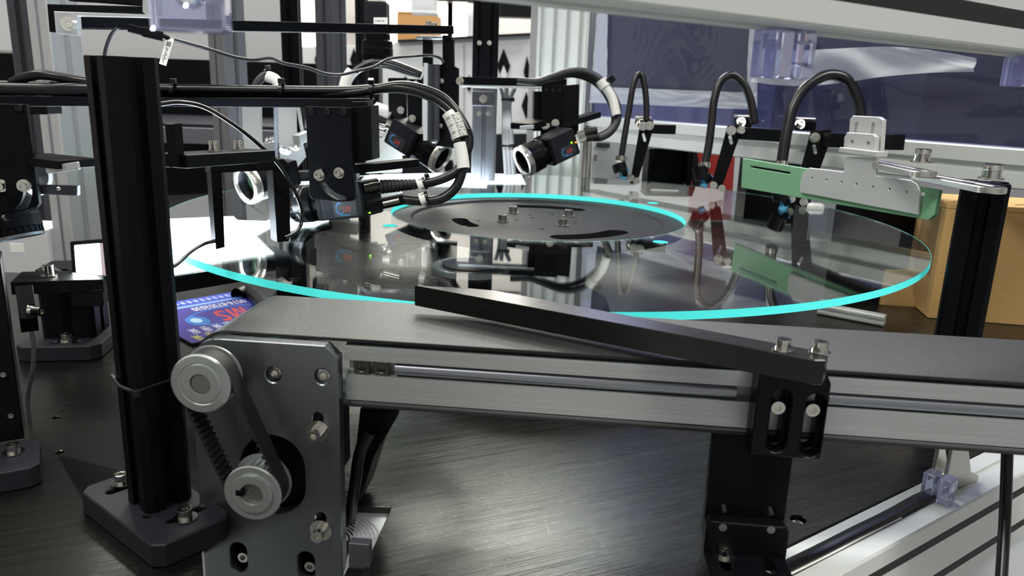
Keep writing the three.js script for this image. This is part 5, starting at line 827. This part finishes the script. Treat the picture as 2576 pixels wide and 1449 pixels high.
nozzle({ D: 0.93, label: 'rightmost of three slanting black nozzle brackets, partly behind the green strip', hoseLabel: 'widest looped black hose, rightmost of the three', plate: [[2040, 330], [2090, 326], [2092, 350], [2082, 372], [2030, 520], [1990, 515]], slit: [2050, 376], screws: [[2050, 346], [2086, 348]], low: [[1991, 500], [2022, 508]], arm: [[2070, 352], [2262, 358], 0.0165, 0.83], block: [2004, 303, 2054, 330], noz: [[1980, 500], [1966, 530]], el: [[1960, 470], [1966, 505], [1980, 500]], hose: [[1966, 415], [1972, 374], [1982, 320], [1996, 268], [2030, 216], [2086, 188], [2130, 200], [2156, 244], [2168, 300]], r: 0.0066 });

// ------------------------------------------------------------------ back corner of the machine frame
{
  const c = Q(1424, 200, 1.36), t = thing('corner_column', 'broad ribbed white aluminium column at the back corner of the machine', 'column');
  part(t, 'extrusion', extrusion(V(c.x, 0.0002, c.z), V(c.x, 0.62, c.z), 0.092, 0.07, V(0.93, 0, 0.36), { s: 0.01, d: 0.008, nx: 4, ny: 3, r: 0.004 }), M.whiteAlu);
  part(t, 'edge_strip', [bar(V(c.x - 0.05, 0.002, c.z - 0.03), V(c.x - 0.05, 0.62, c.z - 0.03), 0.03, 0.02, Z)], M.pinkWall, 'dull side strip');
  const bo = Q(1700, 307, 1.2), at = (px, py) => onPlane(px, py, bo, V(0.8163, 0, -0.5776)).setY(bo.y);
  const e0 = bo.clone().addScaledVector(D2, 0.2), e1 = bo.clone().addScaledVector(D2, -0.85);
  const m = thing('cross_rail', 'white aluminium double rail sloping down to the right behind the nozzles', 'rail'), y0 = bo.y;
  part(m, 'extrusion', extrusion(e0.clone().setY(y0 - 0.0205), e1.clone().setY(y0 - 0.0205), 0.041, 0.04, UP, { s: 0.0085, d: 0.006, r: 0.0015 }), M.whiteAlu);
  // blue tinted pane above it and the things behind
  const pb = e0.clone().setY(y0 + 0.0005), pc = e1.clone().setY(y0 + 0.0005), pm = lerp(pb, pc, 0.5).setY(y0 + 0.22);
  structure('window_tinted', [box(pm, pb.distanceTo(pc), 0.44, 0.003, D2.clone().negate(), UP, 0.0003)], M.bluePane);
  // wrapped board hanging on the inside of the pane
  const off = D1.clone().multiplyScalar(-0.012), on = (px, py, k = 1) => onPlane(px, py, bo.clone().addScaledVector(off, k), V(0.8163, 0, -0.5776));
  const w = thing('wrapped_board', 'slate blue board in a crinkled clear plastic bag hanging at the back', 'board');
  const s4 = [[1524, 226], [1884, 240], [1890, 20], [1532, 0]].map(([x, y]) => on(x, y, 1));
  part(w, 'board', [flatQuad(...s4), flatQuad(...[s4[1], s4[0], s4[3], s4[2]].map((v) => v.clone().addScaledVector(D1, 0.003)))], M.slate, 'slate blue board');
  const wav = (amp, fu, fv) => { const ph = rnd() * 9; return (q, u, v) => { const a = Math.sin(u * fu * 0.37 + ph + 2.3 * Math.sin(v * 4.1 + ph)), b = Math.sin(v * fv * 0.61 + 5 * u + 2 * Math.sin(u * fu * 0.23)), c = Math.sin(u * fu * 0.9 - v * fv * 0.7 + 3 * a); q.addScaledVector(D1, -0.003 + amp * 0.6 * (a * b + 0.5 * Math.abs(c) + 0.4 * a)); }; };
  part(w, 'plastic_bag', flatQuad(...[[1484, 258], [1906, 276], [1912, 0], [1505, -15]].map(([x, y]) => on(x, y, 1.25)), 90, 60, wav(0.0011, 40, 30)), M.clearFilm, 'clear crinkled bag');
  part(w, 'bag_hem', [flatQuad(...[[1484, 258], [1906, 276], [1908, 234], [1492, 218]].map(([x, y]) => on(x, y, 1.5)), 90, 14, wav(0.0018, 60, 16)), flatQuad(...[[1488, 240], [1530, 236], [1532, 10], [1508, 10]].map(([x, y]) => on(x, y, 1.5)), 10, 60, wav(0.0015, 10, 40)), flatQuad(...[[1880, 270], [1908, 272], [1912, 20], [1890, 20]].map(([x, y]) => on(x, y, 1.5)), 10, 60, wav(0.0012, 10, 30))], M.film, 'milky folded hem');
  const f = thing('plastic_film', 'gathered strip of milky plastic film behind the hanging clear block', 'film');
  part(f, 'sheet', flatQuad(...[[1888, 206], [2452, 180], [2452, 146], [1888, 120]].map(([x, y]) => on(x, y, 3)), 120, 14, (q, u, v) => { q.y += (v - 0.5) * 0.01 * Math.sin(u * 3.1) - 0.004 * Math.sin(u * 6.3); q.addScaledVector(D1, 0.003 * Math.sin(v * 5 + u * 6 + 2 * Math.sin(u * 11)) + 0.0015 * Math.abs(Math.sin(u * 17 + v * 6 + 3 * Math.sin(v * 3 + u * 4)))); }), M.film);
  // scratches on the pane are left to the bag; dark machines beyond the pane
  const far = [['dark_cabinet', 'tall dark machine beyond the tinted pane at the far right', [2380, 40, 2700, 420, 1.9, 0.4], M.darkGrey], ['dark_cabinet', 'dark navy machine cabinet beyond the tinted pane in the middle', [1985, 20, 2330, 420, 2.5, 0.4], M.slate], ['dark_cabinet', 'grey machine cabinet beyond the wrapped board', [1500, 0, 1930, 420, 3.2, 0.4], M.greyPaint]];
  for (const [n, l, r, mt] of far) { const b = Q((r[0] + r[2]) / 2, r[3], r[4]), g = thing(n, l, 'cabinet'); const a = Q(r[0], r[1], r[4]), q = Q(r[2], r[3], r[4]); const h = a.y + 0.86; part(g, 'housing', [box(V((a.x + q.x) / 2, -0.86 + h / 2 + 0.0005, a.z - 0.3), q.x - a.x, h, 0.5)], mt); part(g, 'door', [box(V((a.x + q.x) / 2, -0.86 + h * 0.55, a.z - 0.045), (q.x - a.x) * 0.8, h * 0.7, 0.01)], mt); }
}
{
  // things under the rail: white panel, black screen, red and white casing
  const w = thing('control_panel', 'white control panel with small labels under the cross rail, left of the black box', 'panel'); part(w, 'housing', [bgBox(1490, 352, 1600, 480, 1.42, 0.02)], M.whitePaint); part(w, 'name_plate', [bgBox(1500, 358, 1534, 372, 1.405, 0.002), bgBox(1450, 376, 1482, 392, 1.41, 0.004)], M.greyAnod); part(w, 'knob', [bgBox(1494, 386, 1502, 406, 1.405, 0.006)], M.greyPaint);
  const k = thing('black_box', 'black open-fronted box under the cross rail between two nozzle brackets', 'box'); part(k, 'shell', [bgBox(1632, 366, 1742, 372, 1.3, 0.06), bgBox(1632, 372, 1640, 470, 1.3, 0.06), bgBox(1732, 372, 1742, 470, 1.3, 0.06), bgBox(1640, 372, 1732, 470, 1.345, 0.004)], M.blackSat); part(k, 'side_flap', facing(Q(1750, 420, 1.3), Z).mk([[1742, 372], [1752, 372], [1770, 470], [1742, 470]], [], 0.004, -0.01), M.darkGrey);
  const r = thing('red_casing', 'red and white casing behind the middle nozzle bracket', 'casing'); const p = facing(Q(1800, 420, 1.45), Z);
  part(r, 'red_side', p.mk([[1740, 370], [1850, 372], [1838, 560], [1740, 560]], [], 0.03, -0.03), M.redPaint, 'red painted side'); part(r, 'white_side', p.mk([[1850, 372], [1900, 374], [1895, 560], [1838, 560]], [], 0.03, -0.03), M.whitePaint, 'white painted side');
  const d = thing('dark_box', 'black box hidden behind the green strip under the cross rail', 'box'); part(d, 'shell', [bgBox(1880, 380, 2000, 612, 1.12, 0.05)], M.blackSat); part(d, 'rim', [bgBox(1876, 374, 2005, 381, 1.118, 0.054)], M.greyAnod);
  const s = thing('side_sheet', 'pale bluish sheet under the cross rail right of the green strip', 'panel'); part(s, 'sheet', [bgBox(2050, 395, 2620, 640, 1.25, 0.01)], M.greyPaint); part(s, 'plate', [bgBox(2080, 398, 2105, 412, 1.245, 0.004)], M.greyAnod);
  solo('cream_block', 'small cream white block just under the green strip', 'block', [bgBox(2038, 512, 2076, 540, 0.93, 0.014, 0, 0.004)], M.whitePlastic);
  const b = thing('black_guard', 'black upright guard sheet behind the right rim of the glass', 'guard'); part(b, 'sheet', [bgBox(2095, 500, 2352, 770, 0.98, 0.006)], M.blackSat); part(b, 'fold', [bgBox(2352, 500, 2364, 785, 0.985, 0.03)], M.blackSat);
}
{
  // board box at the right behind the clamp post
  const D = 0.86, o = Q(2384, 512, D), n = facing(o, V(-0.18, 0, 0.98)), t = thing('board_box', 'large brown fibreboard box behind the right black post', 'box');
  const top = o.y, L = 0.16, back = n.n.clone().multiplyScalar(-0.1), c0 = V(o.x, 0, o.z);
  const W = (a, y, d) => c0.clone().addScaledVector(n.ex, a).addScaledVector(n.n, -d).setY(y);
  const wall = (a, b, y0, y1, d0, th) => box(W((a + b) / 2, (y0 + y1) / 2, d0 + th / 2), b - a, y1 - y0, th, n.ex, UP, 0.0005);
  part(t, 'front_board', [wall(0, L, 0.0005, top - 0.006, 0, 0.006)], M.mdf); part(t, 'left_board', [wall(0, 0.006, 0.0005, top - 0.006, 0.0065, 0.09)], M.mdf); part(t, 'right_board', [wall(L - 0.006, L, 0.0005, top - 0.006, 0.0065, 0.09)], M.mdf); part(t, 'top_board', [wall(0, L, top - 0.0055, top, 0, 0.1)], M.mdf, 'top board with black pencil marks');
  const mk = []; for (let k = 0; k < 7; k++) { const a = 0.012 + k * 0.02 + 0.006 * Math.sin(k * 5); mk.push(bar(W(a, top + 0.0003, 0.02 + 0.02 * (k % 3)), W(a + 0.03, top + 0.0003, 0.05 - 0.012 * (k % 2)), 0.0012, 0.0003, UP, 0.0001)); } part(t, 'ink_mark', mk, M.cable);
  part(t, 'clear_sleeve', [wall(-0.006, -0.0052, 0.02, top + 0.004, -0.002, 0.06)], M.clearFilm, 'clear plastic sheet on its left edge');
  const s = thing('leaning_board', 'brown fibreboard sheet leaning left of the brown box under the glass edge', 'board'); const q = facing(Q(2270, 780, 0.95), V(-0.1, 0, 1));
  part(s, 'sheet', q.mk([[2228, 690], [2330, 690], [2312, 880], [2196, 880]], [], 0.006, 0), M.mdf);
  const bs = thing('small_bracket', 'tiny silver tag at the foot of the leaning brown board', 'tag'); part(bs, 'tag', [bgBox(2213, 829, 2230, 840, 0.925, 0.003)], M.aluMatte);
  const rail = thing('far_rail', 'white aluminium rail on the table under the right rim of the glass', 'rail'); const r0 = P(2060, 775, 0.0065), r1 = P(2226, 806, 0.0065); part(rail, 'extrusion', extrusion(r0, r1, 0.012, 0.012, UP, { s: 0.004, d: 0.002, lip: 0.001 }), M.whiteAlu);
}

// ------------------------------------------------------------------ dark posts and background machines at the left
{
  const post = (name, label, x0, x1, D, yBot, yTop, mat, o = {}) => { const a = Q(x0, o.py ?? 100, D), b = Q(x1, o.py ?? 100, D), w = b.x - a.x, t = thing(name, label, 'post'); const cx = (a.x + b.x) / 2; part(t, 'extrusion', extrusion(V(cx, yBot, a.z), V(cx, yTop, a.z), w * (o.turn ? 0.8 : 1), w * 0.8, V(Math.cos(o.turn ?? 0), 0, Math.sin(o.turn ?? 0)), { s: 0.008, d: 0.006, nx: o.nx ?? 1, ...o.p }), mat); return t; };
  post('frame_post', 'dark grey grooved frame post at the far left top', 40, 98, 1.0, 0.0004, 0.55, M.greyAnod);
  post('frame_post', 'shiny grey aluminium frame post just left of the foreground post', 96, 200, 0.9, 0.0004, 0.55, M.alu, { nx: 1, turn: 0.5, py: 150 });
  post('frame_post', 'grey frame post rising behind the middle of the main arm', 530, 612, 1.3, 0.0004, 0.6, M.aluDark, { turn: 0.6 });
  post('frame_post', 'narrow black frame post left of the bright window', 712, 756, 1.5, 0.0004, 0.6, M.blackSat);
  post('frame_post', 'dark post between the bright windows at the top', 798, 868, 1.45, 0.0004, 0.6, M.greyAnod, { turn: 0.4 });
  post('frame_post', 'slim dark post beside the downward camera', 896, 925, 1.2, 0.0004, 0.6, M.blackSat);
  const tw = post('twin_post', 'double black post with two bolts above the cross arm', 1190, 1254, 1.16, 0.32, 0.62, M.black, { nx: 2 });
  const yb = Q(1220, 200, 1.16); tw.children[0].geometry.dispose();
  tw.remove(tw.children[0]); { const a = Q(1190, 100, 1.16), b = Q(1254, 100, 1.16), w = b.x - a.x; part(tw, 'extrusion', extrusion(V((a.x + b.x) / 2, Q(1220, 198, 1.13).y, a.z), V((a.x + b.x) / 2, 0.62, a.z), w, w * 0.5, V(1, 0, 0), { s: 0.004, d: 0.004, nx: 2 }), M.black); for (const x of [1206, 1231]) screw(tw, Q(x, 108, 1.149), Z, 0.0036, { washer: 0, spring: false, h: 0.002 }); }
  // pale partition board above a dark bench
  const pb = thing('partition_board', 'large pale grey board behind the dark posts at the top left', 'board'), p = facing(Q(350, 100, 2.3), Z); part(pb, 'sheet', p.mk([[-260, -260], [716, -260], [716, 166], [-260, 112]], [], 0.02, -0.02), M.greyLight());
  for (const x of [100, 500]) part(pb, 'leg', [box(V(Q(x, 100, 2.33).x, -0.86 + 0.55, Q(x, 100, 2.33).z), 0.04, 1.1, 0.03)], M.blackSat);
  const bench = thing('dark_bench', 'dark bench with boxes standing behind the left side of the machine', 'bench'); { const a = Q(-200, 420, 1.9), b = Q(900, 420, 1.9); part(bench, 'top', [box(V((a.x + b.x) / 2, 0.12, a.z - 0.15), b.x - a.x, 0.03, 0.5)], M.darkGrey); part(bench, 'back', [box(V((a.x + b.x) / 2, 0.12 - 0.5, a.z - 0.35), b.x - a.x, 0.94, 0.04)], M.blackSat); part(bench, 'shelf', [box(V((a.x + b.x) / 2, 0.21, a.z - 0.35), b.x - a.x, 0.15, 0.06)], M.blackSat); part(bench, 'front_rail', [box(V((a.x + b.x) / 2, 0.11, a.z + 0.11), b.x - a.x, 0.035, 0.02)], M.aluDark); }
  const cab = thing('side_casing', 'pale grey casing with a white label behind the left edge bracket', 'casing'); part(cab, 'housing', [bgBox(-60, 568, 122, 705, 0.95, 0.06)], M.whiteGrey()); part(cab, 'label', [bgBox(24, 610, 60, 638, 0.948, 0.002)], M.whitePlastic);
  // white cabinets with black lozenges
  const c = thing('white_cabinet', 'row of white cabinets with black lozenge cut-outs across the back', 'cabinet'); const zc = 2.7, wq = facing(Q(1100, 200, zc), Z);
  part(c, 'housing', wq.mk([[760, 118], [986, 112], [1000, 104], [1340, 86], [1345, 600], [760, 600]], [], 0.3, -0.3), M.whitePaint);
  for (const [x, y, w, h] of [[1267, 166, 17, 44], [1326, 180, 9, 40], [1324, 266, 12, 36], [800, 150, 9, 30], [890, 150, 10, 30], [1068, 206, 12, 22], [1180, 210, 10, 22], [1020, 210, 9, 20]]) part(c, 'lozenge', wq.mk([[x, y - h], [x + w, y], [x, y + h], [x - w, y]], [], 0.004, 0.0005), M.blackSat);
  part(c, 'lozenge_inlay', wq.mk([[1267, 164], [1276, 188], [1267, 208], [1258, 188]], [], 0.004, 0.005), M.whitePaint); part(c, 'plinth', wq.mk([[1010, 342], [1345, 336], [1345, 470], [1010, 470]], [], 0.02, 0.0005), M.darkGrey); part(c, 'seam', wq.mk([[1166, 108], [1168, 108], [1168, 335], [1166, 335]], [], 0.004, 0.0005), M.greyPaint); part(c, 'top_edge', wq.mk([[1000, 100], [1340, 82], [1340, 88], [1000, 106]], [], 0.02, 0.0005), M.darkGrey);
  part(c, 'socket', [bgBox(1118, 402, 1138, 432, zc - 0.05, 0.02)], M.blackSat);
  solo('white_surround', 'white square frame with a dark opening behind the silver post', 'frame', wq.mk([[1092, 378], [1160, 374], [1166, 480], [1098, 480]], [wq.slit(1130, 420, 0.05, 0.03, 1.6)], 0.02, 0.08), M.whitePaint);
  const cb = thing('cardboard_box', 'brown cardboard box between the bright windows at the top', 'box'); part(cb, 'carton', [bgBox(1000, 34, 1098, 118, 3.4, 0.2)], M.cardboard); part(cb, 'flap', [bgBox(1000, 28, 1098, 36, 3.38, 0.02)], M.cardboard);
  { const rk = thing('storage_rack', 'rack below the brown cardboard box at the back', 'rack'), ra = Q(1000, 118, 3.4), rc = Q(1098, 118, 3.4); part(rk, 'shelf', [box(V((ra.x + rc.x) / 2, ra.y - 0.0125, ra.z - 0.1), rc.x - ra.x + 0.06, 0.024, 0.24)], M.darkGrey); for (const xx of [ra.x, rc.x]) part(rk, 'leg', [box(V(xx, (ra.y - 0.025 - 0.86) / 2, ra.z - 0.1), 0.03, ra.y - 0.026 + 0.86, 0.03)], M.darkGrey); }
  const gb = thing('grey_duct', 'grey duct crossing the top middle above the cardboard box', 'duct'); part(gb, 'duct', [bgBox(1036, -60, 1092, 32, 3.0, 0.1)], M.greyPaint); part(gb, 'flange', [bgBox(1032, 26, 1096, 34, 2.99, 0.12)], M.greyPaint);
  const dk = thing('roof_beam', 'black overhead beam with white lamps beyond the twin post', 'beam'); part(dk, 'beam', [bgBox(1255, -20, 1345, 44, 3.2, 0.08), bgBox(900, -30, 1200, 6, 5.6, 0.08)], M.blackSat);
}

{ // round fixture under the glass left of the hub
  const c = P(1185, 676, 0.07), t = thing('ring_fixture', 'black disc with a pale metal ring seen through the glass in front of the hub', 'fixture'), o = V(c.x, 0, c.z);
  part(t, 'disc', [lathe([[0, 0.0705], [0.028, 0.0705], [0.028, 0.064], [0, 0.064]], o, UP, 48)], M.blackSat);
  part(t, 'ring', [lathe([[0.0285, 0.0635], [0.0285, 0.0695], [0.0365, 0.0695], [0.0375, 0.0685], [0.0375, 0.0635], [0.0285, 0.0635]], o, UP, 56)], M.alu, 'pale metal ring');
  part(t, 'column', [cyl(o.clone().setY(0.0004), o.clone().setY(0.0634), 0.02, 0.02, 40)], M.blackSat);
}
settleAll();
renderer.render(scene, camera);
